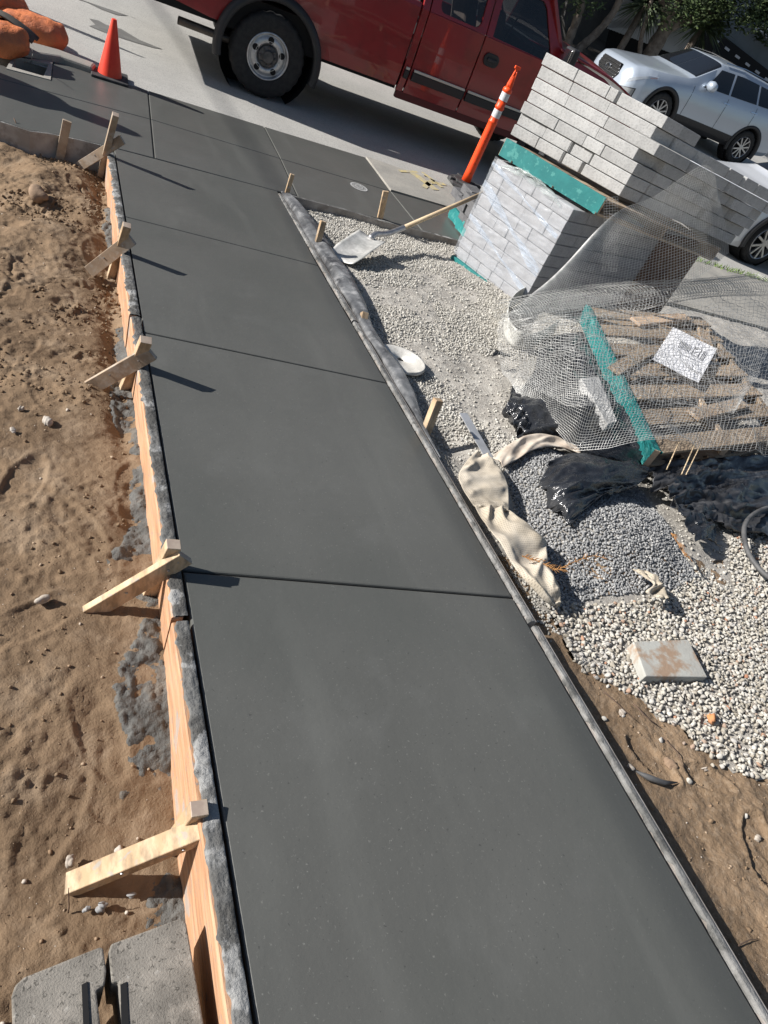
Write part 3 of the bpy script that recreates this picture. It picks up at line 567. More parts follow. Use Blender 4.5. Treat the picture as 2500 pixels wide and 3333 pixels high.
def rock(label,px,py,off,s,m,i,fl=.6,grp='loose stones on the left soil'):
    p=on(px,py,off); V,F=ico(3); rg=np.random.default_rng(i); 
    d=1+.28*np.sin(V@rg.normal(0,2,(3,1))+rg.uniform(0,6))+.16*np.sin(V@rg.normal(0,4.5,(3,1))+1)+rg.normal(0,.018,(len(V),1)); V=V*d*np.array([1,.72,fl])*s
    Rz=np.array(Matrix.Rotation(rg.uniform(0,3),3,'Z')); V=V@Rz.T+np.array([p.x,p.y,p.z+s*fl*.45]); o=link('stone',np_mesh('stone',V,F),m,smooth=True); tag(o,label,'stone',grp); return o
m_rw=mat('stone_white',(.46,.42,.37),(.33,.28,.23),scale=30,rough=.9,bump=.002,bscale=120); m_rb=mat('stone_brown',(.30,.21,.14),(.22,.15,.10),scale=20,rough=.95,bump=.003,bscale=90); m_rg=mat('stone_grey',(.30,.30,.30),(.22,.22,.22),scale=20,rough=.9)
rock('large brown boulder half buried in the soil at upper left',133,648,-.16,.075,m_rb,1)
rock('pale lumpy stone on the soil left of the middle stake',153,1375,-.15,.022,m_rw,2)
rock('small dark-ringed stone above the pale lumpy one',68,1332,-.15,.013,m_rw,3)
rock('small white pebble at left, below the pale lumpy stone',42,1402,-.15,.012,m_rw,4)
rock('rough round stone left of the purple-ended brace',140,1955,-.16,.021,m_rw,5)
rock('white crumbly lump above the nearest flat brace',228,2805,-.27,.014,m_rw,6)
rock('white stone touching the top of the nearest flat brace',390,2775,-.27,.013,m_rw,7)
rock('smooth grey stone below the nearest flat brace',330,2954,-.28,.013,m_rg,8)
rock('smaller grey stone below the nearest flat brace, left of the smooth one',282,2960,-.28,.008,m_rg,9)
rock('brown clod sitting low on the soil at far upper left edge',12,446,-.14,.10,m_rb,10)
rock('grey stone beside the dark spilled mortar below the brace',428,2915,-.28,.009,m_rg,11)
gr='loose stones on the right soil'
rock('brown stone on the bare soil between walkway and pebbles',2180,2490,-.05,.020,m_rb,12,grp=gr)
rock('white stone on the bare soil near the pebble edge',2290,2500,-.05,.014,m_rw,13,grp=gr)
rock('small pale stone against the right form board',2052,2500,-.05,.012,m_rw,14,grp=gr)
rock('orange brick-coloured fragment among the white pebbles',2312,2340,-.02,.022,mat('stone_orange',(.50,.22,.09),(.42,.2,.1),scale=20,rough=.9),15,grp=gr)
rock('flat white stone on the soil at the pebble edge near the form',2020,2322,-.05,.016,m_rw,16,grp=gr)
rock('white stone at the right frame edge on the bare soil',2464,2728,-.05,.012,m_rw,17,grp=gr)
# concrete crumbs (countable lumps) near the left form
def twig(name,label,pts,r,m,cat='twig',grp=None,par=None):
    mb=MB(); n=len(pts); 
    P=[Vector(p) for p in pts]; Q=[]
    for i in range(n-1):
        for k in range(4): q=P[i].lerp(P[i+1],k/4); Q.append(q+Vector((mnoise.noise(q*31)*.004,mnoise.noise(q*31+Vector((5,0,0)))*.004,mnoise.noise(q*27)*.002)))
    Q.append(P[-1]); rs_=[r*(1-.6*i/len(Q)) for i in range(len(Q))]
    mb.tube(Q,rs_,6); o=mb.build(name,m,par,smooth=True)
    if par is None: tag(o,label,cat,grp)
    return o
twig('root','long bent dark root on the bare soil right of the walkway',[on(2160,2400,-.03),on(2205,2450,-.025),on(2225,2500,-.03)],.0025,m_root)
twig('root','dark root lying across the edge of soil and pebbles',[on(1965,2250,-.03),on(2020,2300,-.02),on(2070,2345,-.03)],.0022,m_root)
twig('root','thin root crossing the soil beside the long bent one',[on(2060,2290,-.03),on(2100,2330,-.02),on(2140,2360,-.03)],.003,m_root)
twig('root','short forked root at the bottom right on bare soil',[on(2402,3080,-.04),on(2440,3060,-.03),on(2466,3056,-.035)],.002,m_root)
twig('twig','thin curved straw on the left soil beside the near block',[on(210,2550,-.28),on(235,2545,-.27),on(270,2543,-.28)],.0022,m_root)
twig('twig','small upright stalk leaning on the soil above the near blocks',[on(222,2970,-.29),on(226,2920,-.24),on(224,2890,-.2)],.002,m_root)
twig('twig','dry root sprig on the curved sidewalk form at far left',[at(45,385,.02),at(70,440,-.05),at(90,470,-.1),at(75,420,-.04)],.004,m_root)
mb=MB(); pp=[on(2070,2510,-.04),on(2110,2530,-.03),on(2160,2548,-.03),on(2205,2547,-.04)]
mb.tube(pp,[.003,.010,.009,.002],8); o=mb.build('plastic_strip',m_hose,smooth=True); tag(o,'dark leaf-shaped plastic scrap on the soil right of the walkway','scrap')
# ================================================================ cone, delineator, sandbags, utility box
cpos=at(357,250,.0); t=thing('traffic_cone','short orange-red traffic cone on the kerb line left of the pickup','traffic cone',cpos); t.rotation_euler=(0,0,-.03)
mb=MB(); mb.lathe([(.098,.02),(.096,.03),(.022,.425),(.020,.435),(.012,.437)],32); mb.build('cone_body',m_orange,t,smooth=True).modifiers.new('e','EDGE_SPLIT')
mb=MB(); mb.box((0,0,.010),(.30,.30,.022)); mb.build('cone_base',m_rub,t,bevel=.008)
for ch in t.children: ch.matrix_parent_inverse=Matrix.Identity(4)
dp=at(1516,600,.0); dp=at(1516,588,.06); dp.z=0
t=thing('delineator_post','tall orange delineator post with two white bands on a black rubber base','delineator post',dp)
H=1.17; z0=.05; Rr=.045
def zz(f): return z0+f*H
mb=MB(); mb.lathe([(.052,z0),(.049,zz(.10)),(.047,zz(.50)),(.046,zz(.535)),(.050,zz(.54)),(.050,zz(.55)),(.044,zz(.555)),(.044,zz(.60)),(.043,zz(.605)),(.043,zz(.655)),(.050,zz(.66)),(.050,zz(.672)),(.044,zz(.68)),(.044,zz(.72)),(.043,zz(.72)),(.043,zz(.79)),(.050,zz(.795)),(.049,zz(.815)),(.040,zz(.825)),(.028,zz(.835))],32); mb.build('post',m_delin,t,smooth=True)
for a,b in ((.585,.648),(.725,.788)):
    mb=MB(); mb.lathe([(.0455,zz(a)),(.0455,zz(b))],32,caps=False); mb.build('reflective_band',m_refl,t,smooth=True)
mb=MB(); 
mb.lathe([(.030,zz(.83)),(.034,zz(.85)),(.026,zz(.90)),(.020,zz(.925)),(.012,zz(.93))],16)
for k in range(4):
    a=k*math.pi/2+.4; mb.beam((.033*math.cos(a),.033*math.sin(a),zz(.835)),(.014*math.cos(a),.014*math.sin(a),zz(.955)),.012,.012,(math.cos(a),math.sin(a),0))
mb.beam((0,0,zz(.92)),(0,0,zz(.985)),.030,.018,(1,0,0)); mb.beam((-.034,0,zz(.985)),(.034,0,zz(.985)),.026,.020,(0,0,1))
mb.build('handle',m_delin,t,bevel=.004)
mb=MB(); 
for r0,h0,h1 in ((.205,0,.035),(.15,.034,.06)):
    mb.prism([(r0*math.cos(2*math.pi*(k+.5)/8),r0*math.sin(2*math.pi*(k+.5)/8)) for k in range(8)],h0,h1)
for k in range(4):
    a=math.pi/2*k; mb.box((.17*math.cos(a),.17*math.sin(a),.042),(.07,.05,.03),Matrix.Rotation(a,3,'Z'))
mb.build('rubber_base',m_rub,t,bevel=.008)
mt=frame4((0,0,0),(0,0,1)); word='BRANCO  LTD  A'
ang=math.radians(-105)
for i,ch in enumerate(word):
    if ch==' ': continue
    zc=zz(.47)-i*.034; nrm=Vector((math.cos(ang),math.sin(ang),0)); o=Vector((0,0,zc))+nrm*.0475
    if i>8: o=Vector((0,0,zc))+nrm*.0488
    tx=Vector((-nrm.y,nrm.x,0)); M4=Matrix((tx,Vector((0,0,1)),nrm)).transposed().to_4x4(); M4.translation=o
    text('lettering',ch,.036,mat('moulded_letter',(.38,.035,.015),rough=.6),M4,t,ext=.001)
t.rotation_euler=(math.radians(1.5),math.radians(1.2),0); local(t)
def sandbag(label,c,L,Wd,Hh,yaw,i,tilt=0):
    V,F=ico(4); v=V.copy(); sx=np.sign(v)*np.abs(v)**.62; v=sx*np.array([L/2,Wd/2,Hh/2]); 
    pin=1-.45*sstep(.72,1,np.abs(v[:,0])/(L/2)); v[:,1]*=pin; v[:,2]*=pin
    x,y=v[:,0],v[:,1]; v[:,2]+= .014*np.sin(x*14+i)*np.cos(y*17+i)+.008*np.sin(x*38+y*22+i*2); v[:,2]=np.maximum(v[:,2],-Hh*.36)
    t=thing('sandbag',label,'sandbag',c,'orange sandbags by the kerb'); t.rotation_euler=(0,tilt,yaw)
    o=link('bag_body',np_mesh('bag',v,F),m_bag,t,smooth=True)
    mb=MB(); mb.lathe([(.002,0),(.03,.012),(.038,.04),(.030,.05)],12,frame4((L/2-.03,0,0),(1,0,0))); mb.build('tied_neck',m_bag,t,smooth=True)
    local(t); return t
b1=at(95,118,.02); t=sandbag('orange sandbag lying lengthwise on the kerb, printed oval faintly visible',(b1.x,b1.y,.085),.62,.34,.22,-.25,1)
mb=MB(); 
for r_ in (.05,.03): 
    n=24; A=[(.10+r_*1.25*math.cos(2*math.pi*k/n),-.03+r_*math.sin(2*math.pi*k/n)) for k in range(n)]; B_=[(.10+(r_*1.25-.008)*math.cos(2*math.pi*k/n),-.03+(r_-.008)*math.sin(2*math.pi*k/n)) for k in range(n)]
    mb.add([(x,y,.116+.004) for x,y in A+B_],[(i,(i+1)%n,n+(i+1)%n,n+i) for i in range(n)])
b2=at(5,150,.02); sandbag('orange sandbag at the left frame edge with a pale drawstring',(b2.x-.05,b2.y-.05,.10),.55,.36,.24,-.75,2)
b3=at(-5,75,.02); sandbag('orange sandbag behind the others, mostly in shade at the frame edge',(b3.x-.03,b3.y+.05,.15),.55,.34,.24,.3,3,.1)
c0=at(55,75,.2); mb=MB(); mb.grid(lambda u,v:(c0.x-.25+.36*u+.05*v,c0.y-.08+.16*v-.10*u,c0.z+.02+.03*math.sin(u*3)-.08*u*u+.01*math.sin(v*9+u*4)),14,8); tag(mb.build('dark_rag',mat('rag',(.05,.045,.04),(.08,.07,.06),scale=9,rough=.95),smooth=True,solid=.01),'dark grey rag draped over the orange sandbags','rag')
# utility box in the sidewalk
uc=[at(*q,0) for q in ((40,190),(172,198),(165,262),(20,225))]
hole=[at(*q,0) for q in ((52,186),(158,212),(142,250),(38,220))]
t=thing('utility_box','open lidless concrete utility box set in the new sidewalk','utility box',sum(uc,Vector())/4)
mb=MB(); A=[(p.x,p.y) for p in uc]; B_=[(p.x,p.y) for p in hole]
vs=[(x,y,.006) for x,y in A]+[(x,y,.006) for x,y in B_]+[(x,y,-.3) for x,y in B_]+[(x,y,-.1) for x,y in A]
mb.add(vs,[(i,(i+1)%4,4+(i+1)%4,4+i) for i in range(4)]+[(4+i,4+(i+1)%4,8+(i+1)%4,8+i) for i in range(4)]+[(i,(i+1)%4,12+(i+1)%4,12+i) for i in range(4)])
mb.build('box_rim',m_oldc,t); mb=MB(); mb.add([(x,y,-.29) for x,y in B_],[(0,1,2,3)]); mb.build('box_floor',m_dark,t)
twig('wire','thin bent wire sticking up out of the open utility box',[at(100,212,-.05),at(104,190,.06),at(107,175,.12),at(105,162,.17)],.004,m_wire,'wire')
# old kerb stones left of the new sidewalk
kb=MB(); kb.prism([a2(-60,168),a2(200,205),a2(300,240),a2(312,226),a2(190,180),a2(40,140),a2(-60,120)],-.1,.05); tag(kb.build('kerb',m_oldc,bevel=.02),kind='structure')
# ================================================================ things on the gravel, near walkway
# dusty plastic roll
pts=[(939,640),(985,690),(1035,757),(1083,838),(1120,885),(1155,945),(1189,1006),(1209,1079),(1250,1145),(1300,1210),(1345,1300),(1372,1380),(1398,1440),(1430,1500)]
cen=[];RAD=[]
for i,(x,y) in enumerate(pts):
    p=on(x,y,-.02); cen.append(Vector((1.642+(p.x-1.642)*.5,p.y,p.z+.02))); RAD.append((p.x-1.642)*.5)
def smooth_path(P,k=5):
    out=[]
    for i in range(len(P)-1):
        p0,p1,p2,p3=P[max(i-1,0)],P[i],P[i+1],P[min(i+2,len(P)-1)]
        for j in range(k):
            u=j/k; out.append(.5*((2*p1)+(p2-p0)*u+(2*p0-5*p1+4*p2-p3)*u*u+(3*p1-p0-3*p2+p3)*u**3))
    out.append(P[-1]); return out
cen=smooth_path(cen,7); mb=MB(); N=len(cen); K=22
for i,c_ in enumerate(cen):
    u=i/(N-1); rr_=float(np.interp(u,np.linspace(0,1,len(RAD)),RAD))*(1+.06*math.sin(u*37))
    for k in range(K):
        a=2*math.pi*k/K; w_=1+.16*mnoise.noise(Vector((math.cos(a)*1.6,math.sin(a)*1.6,u*14)))+.08*math.sin(a*5+u*30); mb.v.append((c_.x+rr_*w_*math.cos(a),c_.y,c_.z+rr_*.62*w_*math.sin(a)))
for i in range(N-1):
    for k in range(K): mb.f.append((i*K+k,i*K+(k+1)%K,(i+1)*K+(k+1)%K,(i+1)*K+k)); mb.mi.append(0)
tag(mb.build('plastic_sheet_roll',m_polyd,smooth=True),'long dusty rolled-up plastic sheeting along the right form board','plastic roll')
# round lid
lc=on(1302,1176,-.035); t=thing('bucket_lid','round dusty white bucket lid with a centre hole on the gravel','lid',lc); mb=MB()
mb.lathe([(.022,.006),(.022,.014),(.135,.015),(.142,.020),(.150,.019),(.152,.004),(.150,.0),(.03,.0)],48,frame4((0,0,0),(.0,.066,1)),caps=False); mb.build('lid_disc',m_lid,t,smooth=True)
mb=MB(); mb.lathe([(.0221,.004),(.001,.003)],20,frame4((0,0,0),(0,.066,1)),caps=False); mb.build('centre_hole',m_dark,t); local(t)
# shovel
t=thing('shovel','mortar-crusted shovel with a long wooden handle resting on the gravel','shovel',on(1160,830,-.03))
tip=on(1108,850,-.035); sh=on(1212,775,.06); sd=(sh-tip).normalized(); side=Vector((.42,-.91,0.02)).normalized(); side=(side-sd*side.dot(sd)).normalized(); nrm=sd.cross(side); nrm=nrm if nrm.z>0 else -nrm
Ls=(sh-tip).length; mb=MB()
def bl(u,v):
    wdt=.115*(1.0 if u>.25 else .86+.56*u) ; s_=v*2-1; cr=.022*(s_*s_)-.0; return tip+sd*(Ls*u)+side*(wdt*s_)+nrm*(cr+.008*math.sin(math.pi*u)+.002*mnoise.noise(Vector((u*8,v*8,0))))
mb.grid(bl,14,14); mb.build('blade',m_steel,t,smooth=True,solid=.003)
s1=on(1312,742,.10); h1=on(1570,630,.42)
hd=(h1-s1).normalized()
mb=MB(); pth=smooth_path([sh-sd*.03+nrm*.006,sh+sd*.05+nrm*.012,sh.lerp(s1,.5)+Vector((0,0,-.005)),s1,s1+hd*.02],5); mb.tube(pth,[.026-.005*min(1,i/8) for i in range(len(pth))],14); mb.build('socket',m_steelb,t,smooth=True)
mb=MB(); mb.tube([s1+hd*.0,s1+hd*.5,h1],[.0185,.0185,.018],16); mb.build('handle',m_handle,t,smooth=True)
# square paver
zp=-.05; t_=[on(2061,2087,.01),on(2241,2081,.01),on(2304,2204,.01),on(2102,2201,.01)]
mb=MB(); dn=Vector((0,0,-.055)); mb.hexa([p+dn for p in (t_[3],t_[2],t_[1],t_[0])]+[t_[3],t_[2],t_[1],t_[0]]); tag(mb.build('square_paver',m_sqp,bevel=.005,seg=3),'square grey concrete paver with brown stains lying on white pebbles','paver')
# flat bar
a,b=on(1508,1345,.035),on(1592,1490,-.02); mb=MB(); mb.beam(a,b,.052,.004,(1,.2,0)); tag(mb.build('metal_bar',mat('bar_metal',(.50,.51,.53),(.40,.41,.42),scale=10,rough=.45,metal=.4)),'flat grey metal strip poking out of the gravel','metal bar')
# net fabric: two long lobes beside the form
def cloth(name,label,ctrl,nu,nv,m,seed,amp=.022,off=.012,mi=None,zf=None,netm=None):
    """ctrl: rows of (left,right) world points from far to near"""
    Lp=smooth_path([a for a,b in ctrl],6); Rp=smooth_path([b for a,b in ctrl],6); n=len(Lp); mb=MB()
    def fn(u,v):
        k=u*(n-1); i=min(int(k),n-2); f=k-i; a=Lp[i].lerp(Lp[i+1],f); b=Rp[i].lerp(Rp[i+1],f); p=a.lerp(b,v)
        q=mnoise.noise(Vector((u*7+seed,v*2.2,seed)))*1.0+.5*mnoise.noise(Vector((u*15+seed,v*5,3.)))
        fold=abs(mnoise.noise(Vector((u*5+v*1.5,seed*3,v*1.1))))
        e=min(1,6*min(v,1-v)+.15); p=p+Vector((0,0,off+amp*(q*.5+1.1*(1-3.0*fold))*e)); return p
    mb.grid(fn,nu,nv); o=mb.build(name,m,smooth=True,solid=.002); tag(o,label,'fabric','crumpled net fabric by the form'); return o
m_net=mat('net_fabric2',(.56,.50,.41),(.45,.39,.30),scale=4,rough=.9,c3=(.24,.20,.15),s3=9,fac3=.35)
nt_=m_net.node_tree; 
def addnet(m,sc=.0075,dark=.42):
    n=m.node_tree.nodes; L=m.node_tree.links; b=n['Principled BSDF']; tc=n.new('ShaderNodeTexCoord'); v=n.new('ShaderNodeTexVoronoi'); v.feature='F1'; v.distance='CHEBYCHEV'; v.inputs['Scale'].default_value=1/sc; v.inputs['Randomness'].default_value=.12; v.voronoi_dimensions='2D'; L.new(tc.outputs['Object'],v.inputs[0])
    r=n.new('ShaderNodeMapRange'); r.inputs[1].default_value=.20; r.inputs[2].default_value=.34; r.inputs[3].default_value=dark; r.inputs[4].default_value=1; L.new(v.outputs[0],r.inputs[0])
    src=b.inputs['Base Color'].links[0].from_socket; h=n.new('ShaderNodeHueSaturation'); L.new(src,h.inputs['Color']); L.new(r.outputs[0],h.inputs['Value']); L.new(h.outputs[0],b.inputs['Base Color'])
addnet(m_net,.0085,.68)
o_=.03
cloth('net_fabric','cream net fabric lobe spread flat beside the metal strip',[(on(1545,1475,o_),on(1590,1490,o_)),(on(1510,1515,o_),on(1625,1535,o_)),(on(1488,1560,o_),on(1650,1590,o_)),(on(1515,1620,o_),on(1652,1660,o_)),(on(1545,1660,o_),on(1650,1672,o_))],70,40,m_net,1,.013)
cloth('net_fabric','crumpled cream net fabric running along the right form board',[(on(1540,1655,o_),on(1655,1668,o_)),(on(1565,1700,o_),on(1690,1700,.05)),(on(1590,1735,.04),on(1765,1760,.03)),(on(1630,1790,.04),on(1775,1800,o_)),(on(1660,1845,o_),on(1780,1850,o_)),(on(1700,1895,o_),on(1815,1925,o_)),(on(1760,1960,.0),on(1818,1965,.0)),(on(1795,1982,-.02),on(1812,1982,-.02))],110,44,m_net,4,.021,off=.014)
cloth('plain_fabric','plain cream fabric strip running from the net fabric up to the plastic',[(on(1600,1488,.0),on(1632,1528,.0)),(on(1650,1455,.02),on(1680,1500,.02)),(on(1705,1425,.03),on(1735,1470,.03)),(on(1760,1418,.03),on(1800,1460,.02)),(on(1820,1432,.02),on(1850,1470,.02)),(on(1878,1470,.02),on(1884,1484,.02))],60,18,m_clothp,7,.011)
cloth('fabric_scrap','small twisted cream fabric scrap on the grey gravel edge',[(on(2052,1860,.02),on(2075,1862,.02)),(on(2090,1885,.03),on(2120,1875,.03)),(on(2120,1910,.03),on(2150,1905,.03)),(on(2095,1935,.02),on(2160,1925,.02)),(on(2150,1955,.02),on(2168,1958,.02))],30,12,m_net,9,.014)
# dry sprigs
def sprig(label,px,off,n,seed,grp='dry conifer sprigs'):
    t=thing('dry_sprig',label,'dry sprig',px[0],grp); r_=random.Random(seed); P=smooth_path(list(px),6); mb=MB(); mb.tube(P,[.003*(1-.6*i/len(P)) for i in range(len(P))],5); mb.build('stem',m_twig,t)
    mb=MB()
    for k in range(n):
        i=r_.randrange(1,len(P)-1); d=(P[i+1]-P[i-1]).normalized(); s_=Vector((-d.y,d.x,0))*(1 if k%2 else -1); l=r_.uniform(.012,.035); e=P[i]+d*l*.8+s_*l*.6+Vector((0,0,r_.uniform(0,.012))); mb.tube([P[i],P[i].lerp(e,.5)+Vector((0,0,.003)),e],[.0018,.0014,.0006],4)
    mb.build('needles',m_twig,t)
sprig('orange dry conifer sprig on the right slope of the grey gravel',[on(2185,1735,.07),on(2205,1765,.065),on(2225,1800,.06),on(2240,1815,.05)],0,46,1)
sprig('tangled dry conifer sprig beside the net fabric',[on(1700,1810,.06),on(1760,1830,.06),on(1800,1850,.05),on(1835,1855,.04)],0,60,2)
sprig('long thin dry sprig across the grey gravel',[on(1825,1850,.05),on(1880,1825,.06),on(1930,1810,.07),on(1970,1818,.06)],0,14,3)
# ================================================================ PAVER STACKS
def qmap(O,fa,fb):
    O,fa,fb=Vector(O),Vector(fa),Vector(fb); return lambda a,b,z: O+fa*a+fb*b+Vector((0,0,z))
ORD=['bottom','second','third','fourth','fifth','sixth','seventh','eighth','ninth']
rb=random.Random(11)
def block(lab,grp,F,a0,a1,b0,b1,z0,z1,m,name='paver_block'):
    g=.0025; p=[F(a0+g,b0,z0+g),F(a1-g,b0,z0+g),F(a1-g,b1,z0+g),F(a0+g,b1,z0+g)]; q=[F(a0+g,b0,z1-g),F(a1-g,b0,z1-g),F(a1-g,b1,z1-g),F(a0+g,b1,z1-g)]
    c_=sum(p+q,Vector())/8; mb=MB(); mb.hexa([x-c_ for x in p]+[x-c_ for x in q]); o=mb.build(name,m,bevel=.004,seg=2); o.location=c_; tag(o,lab,'paver',grp); return o
UO=(3.84,4.37,.975); Ufa=Vector((-.64,.77,-.0)); Ufb=Vector((1.0,.112,-.078)); FU=qmap(UO,Ufa,Ufb)
CH=.0825
front=[[0,.23,.455,(.475,.625),(.65,1)],[0,.24,.47,(.49,.655),(.675,1)],[0,.31,.56,.72,1],[0,.32,.62,.95],[0,.30,.64,1.07],[0,.28,.60,.985],[0,.28,.55,(.64,1.02)]]
off=[0,.012,.0,.008,-.004,.010,.0]
gu='light grey pavers of the tall upper stack'
for r,row in enumerate(front):
    seg=[]; 
    for k,e in enumerate(row):
        if isinstance(e,tuple): seg.append(e)
        elif k+1<len(row): seg.append((e,row[k+1] if not isinstance(row[k+1],tuple) else row[k+1][0]-.02))
    for k,(s0,s1) in enumerate(seg):
        a1,a0=(1-s0),(1-s1); ins=.0 if k==len(seg)-1 else rb.uniform(-.004,.010)
        last=k==len(seg)-1; tone=''
        lab=f"light paver, {ORD[r]} course of upper stack, {'at its sunlit near corner' if last else ['leftmost','second from left','third from left','fourth from left'][k]+' on sunlit side'}"
        block(lab.replace('bottom course','lowest course'),gu,FU,a0,a1,ins+off[r]*(1 if not last else 0),.22+(.0 if not last else rb.uniform(-.02,.02)),r*CH,(r+1)*CH,m_paver)
nside=[0,0,0,0,0,0,0]
for r in range(7):
    b=.235; k=0; bmax=1.60 if r<6 else .40
    while b<bmax:
        L=rb.choice([.24,.30,.34,.20]) ; b1=min(b+L,1.64)
        if not(r==3 and 0.25<b<.5 and k==0):
            ins=rb.uniform(-.020,.026)+(.05 if (r==3 and k==1) else 0)-(.035 if r==4 and k==0 else 0)
            if b>.36 and r>=2: ins-=.055+rb.uniform(-.02,.02)
            if b>1.0 and r>3: ins-=.03
            lab=f"shaded paver, {ORD[r] if r else 'lowest'} course of tall upper stack, {['first','second','third','fourth','fifth','sixth','seventh','eighth'][k]} beyond the corner"
            block(lab,gu,FU,ins,ins+.26,b+rb.uniform(0,.008),b1-rb.uniform(.004,.016),r*CH,(r+1)*CH,m_paver)
        b=b1; k+=1
for r,(b0,b1) in ((5,(.25,.9)),(5,(.9,1.6))):   # inner rows seen from above
    block(f"grey paver lying inside the top of the upper stack, {'near' if b0<.5 else 'far'} half",gu,FU,.28,.95,b0,b1,r*CH,(r+1)*CH,m_paver)
# pallets
def pallet(label,O,e1,e2,L1,L2,ms,md,h=.125,nb=6,group='teal-edged shipping pallets',ends=m_palr,nbb=3,seed=0):
    """stringers run along e1, boards along e2"""
    O,e1,e2=Vector(O),Vector(e1).normalized(),Vector(e2).normalized(); n=e1.cross(e2); n=n if n.z>0 else -n; t=thing('pallet',label,'pallet',O,group); r_=random.Random(seed)
    for k in range(3):
        b_=O+e2*(k*(L2-.04)/2+(.008 if k==0 else .02))+n*(.018+.045); mb=MB(); mb.beam(b_+n*(.008 if k==0 else 0),b_+n*(.008 if k==0 else 0)+e1*L1,.042 if k==0 else .038,h-(.004 if k==0 else .036),e2); mb.mi[0]=mb.mi[1]=1; mb.build('stringer',[ms if k==0 else md,ends],t,bevel=.002,seg=1)
    for top,cnt in ((1,nb),(0,nbb)):
        for k in range(cnt):
            w_=L1/cnt*(.80 if top else .5); w_=min(w_,.14); b_=O+e1*(L1*(k*(1-w_/L1)/(cnt-1))+w_/2)+n*((h-.009) if top else .008); mb=MB(); mb.beam(b_+e2*((.031 if top else r_.uniform(.0,.004))),b_+e2*(L2+r_.uniform(-.01,.01)),w_-.004,.017,e1); mb.mi[0]=1; mb.build('deck_board' if top else 'bottom_board',[md,ms],t,bevel=.0015,seg=1)
    return t
pO=Vector((3.60,4.215,.845)); pe=Vector((-.50,.77,0)).normalized()
tU=pallet('teal-painted pallet carrying the tall upper stack, stamped on its edge',pO,pe,Ufb,.93,1.60,m_teal,m_palw,h=.13)
nf=Vector((-pe.y*-1,0,0)); fn_=Vector((-pe.y,pe.x,0)); fn_=fn_ if fn_.x<0 else -fn_
tx=-pe; M4=Matrix((tx,Vector((0,0,1)),tx.cross(Vector((0,0,1))))).transposed().to_4x4(); M4.translation=pO+pe*.50+Vector((0,0,.078))+fn_*.003
text('stamp','OLDCASTLE',.040,m_inkt,M4,tU,ext=.0006); M4.translation=pO+pe*.53+Vector((0,0,.042))+fn_*.003; text('stamp','3260',.034,m_inkt,M4,tU,ext=.0006)
LO=(3.435,4.275,0); Lfa=(Vector((3.095,5.0,0))-Vector(LO)).normalized(); Lfb=Vector((.985,.17,0)).normalized(); FL=qmap(LO,Lfa,Lfb)
LW=(Vector((3.095,5.0,0))-Vector(LO)).length; gl_='grey pavers of the plastic-wrapped lower stack'
m_paverw=mat('wrapped_paver',(.40,.40,.41),(.32,.32,.33),scale=5,rough=.9,bump=.002,bscale=90,c3=(.24,.24,.25),s3=60,fac3=.35)
hL=.82/9
for r in range(9):
    cuts=[0]; 
    while cuts[-1]<.86: cuts.append(min(1,cuts[-1]+rb.choice([.17,.24,.30,.36])))
    cuts[-1]=1
    for k in range(len(cuts)-1):
        s0,s1=cuts[k],cuts[k+1]; a1,a0=(1-s0)*LW,(1-s1)*LW
        block(f"film-wrapped paver, {ORD[r] if r else 'lowest'} course of lower stack, {['leftmost','second from left','third from left','fourth from left','fifth from left','sixth from left'][k]} on sunlit face",gl_,FL,a0,a1,rb.uniform(0,.008),.2,r*hL,(r+1)*hL,m_paverw)
    b=.205; k=0
    while b<1.55:
        b1=min(b+rb.choice([.24,.3,.36,.42]),1.6)
        block(f"shaded paver, {ORD[r] if r else 'lowest'} course of lower stack, {['first','second','third','fourth','fifth','sixth','seventh'][k]} beyond its near corner",gl_,FL,rb.uniform(0,.008),.2,b,b1-.003,r*hL,(r+1)*hL,m_paverw); b=b1; k+=1
lf=-Vector(Lfb); 
pallet('half-buried teal pallet under the plastic-wrapped lower stack',FL(.0,-.015,-.115)+Vector((0,0,0)),Lfa,Lfb,LW,1.5,m_teal,m_palw,h=.11)
mb=MB(); mb.hexa([FL(-.03,1.15,-.02),FL(.1,1.15,-.02),FL(.1,1.75,-.02),FL(-.03,1.75,-.02),FL(-.03,1.15,.80),FL(.1,1.15,.80),FL(.1,1.75,.80),FL(-.03,1.75,.80)]) 
tag(mb.build('brown_board',m_rust,bevel=.004),'dark brown board standing at the far end of the wrapped lower stack','board')
# film
def filmm(name,fac,colr=(.80,.84,.90),rough=.12,sc=9):
    m=bpy.data.materials.new(name); m.use_nodes=True; n=m.node_tree.nodes; L=m.node_tree.links; b=n['Principled BSDF']; b.inputs['Base Color'].default_value=(*colr,1); b.inputs['Roughness'].default_value=rough; b.inputs['Specular IOR Level'].default_value=.9
    tc=n.new('ShaderNodeTexCoord'); mp=n.new('ShaderNodeMapping'); mp.inputs['Scale'].default_value=(1,1,5); mp.inputs['Rotation'].default_value=(.5,.4,.3); L.new(tc.outputs['Object'],mp.inputs[0]); t=n.new('ShaderNodeTexNoise'); t.inputs['Scale'].default_value=sc; t.inputs['Detail'].default_value=8; t.inputs['Roughness'].default_value=.65; t.inputs['Distortion'].default_value=1.2; L.new(mp.outputs[0],t.inputs[0])
    r=n.new('ShaderNodeMapRange'); r.inputs[1].default_value=.42; r.inputs[2].default_value=.72; r.inputs[3].default_value=fac*.6; r.inputs[4].default_value=min(1,fac*1.7); L.new(t.outputs[0],r.inputs[0]); L.new(r.outputs[0],b.inputs['Alpha'])
    bp=n.new('ShaderNodeBump'); bp.inputs['Distance'].default_value=.004; L.new(t.outputs[0],bp.inputs['Height']); L.new(bp.outputs[0],b.inputs['Normal']); return m
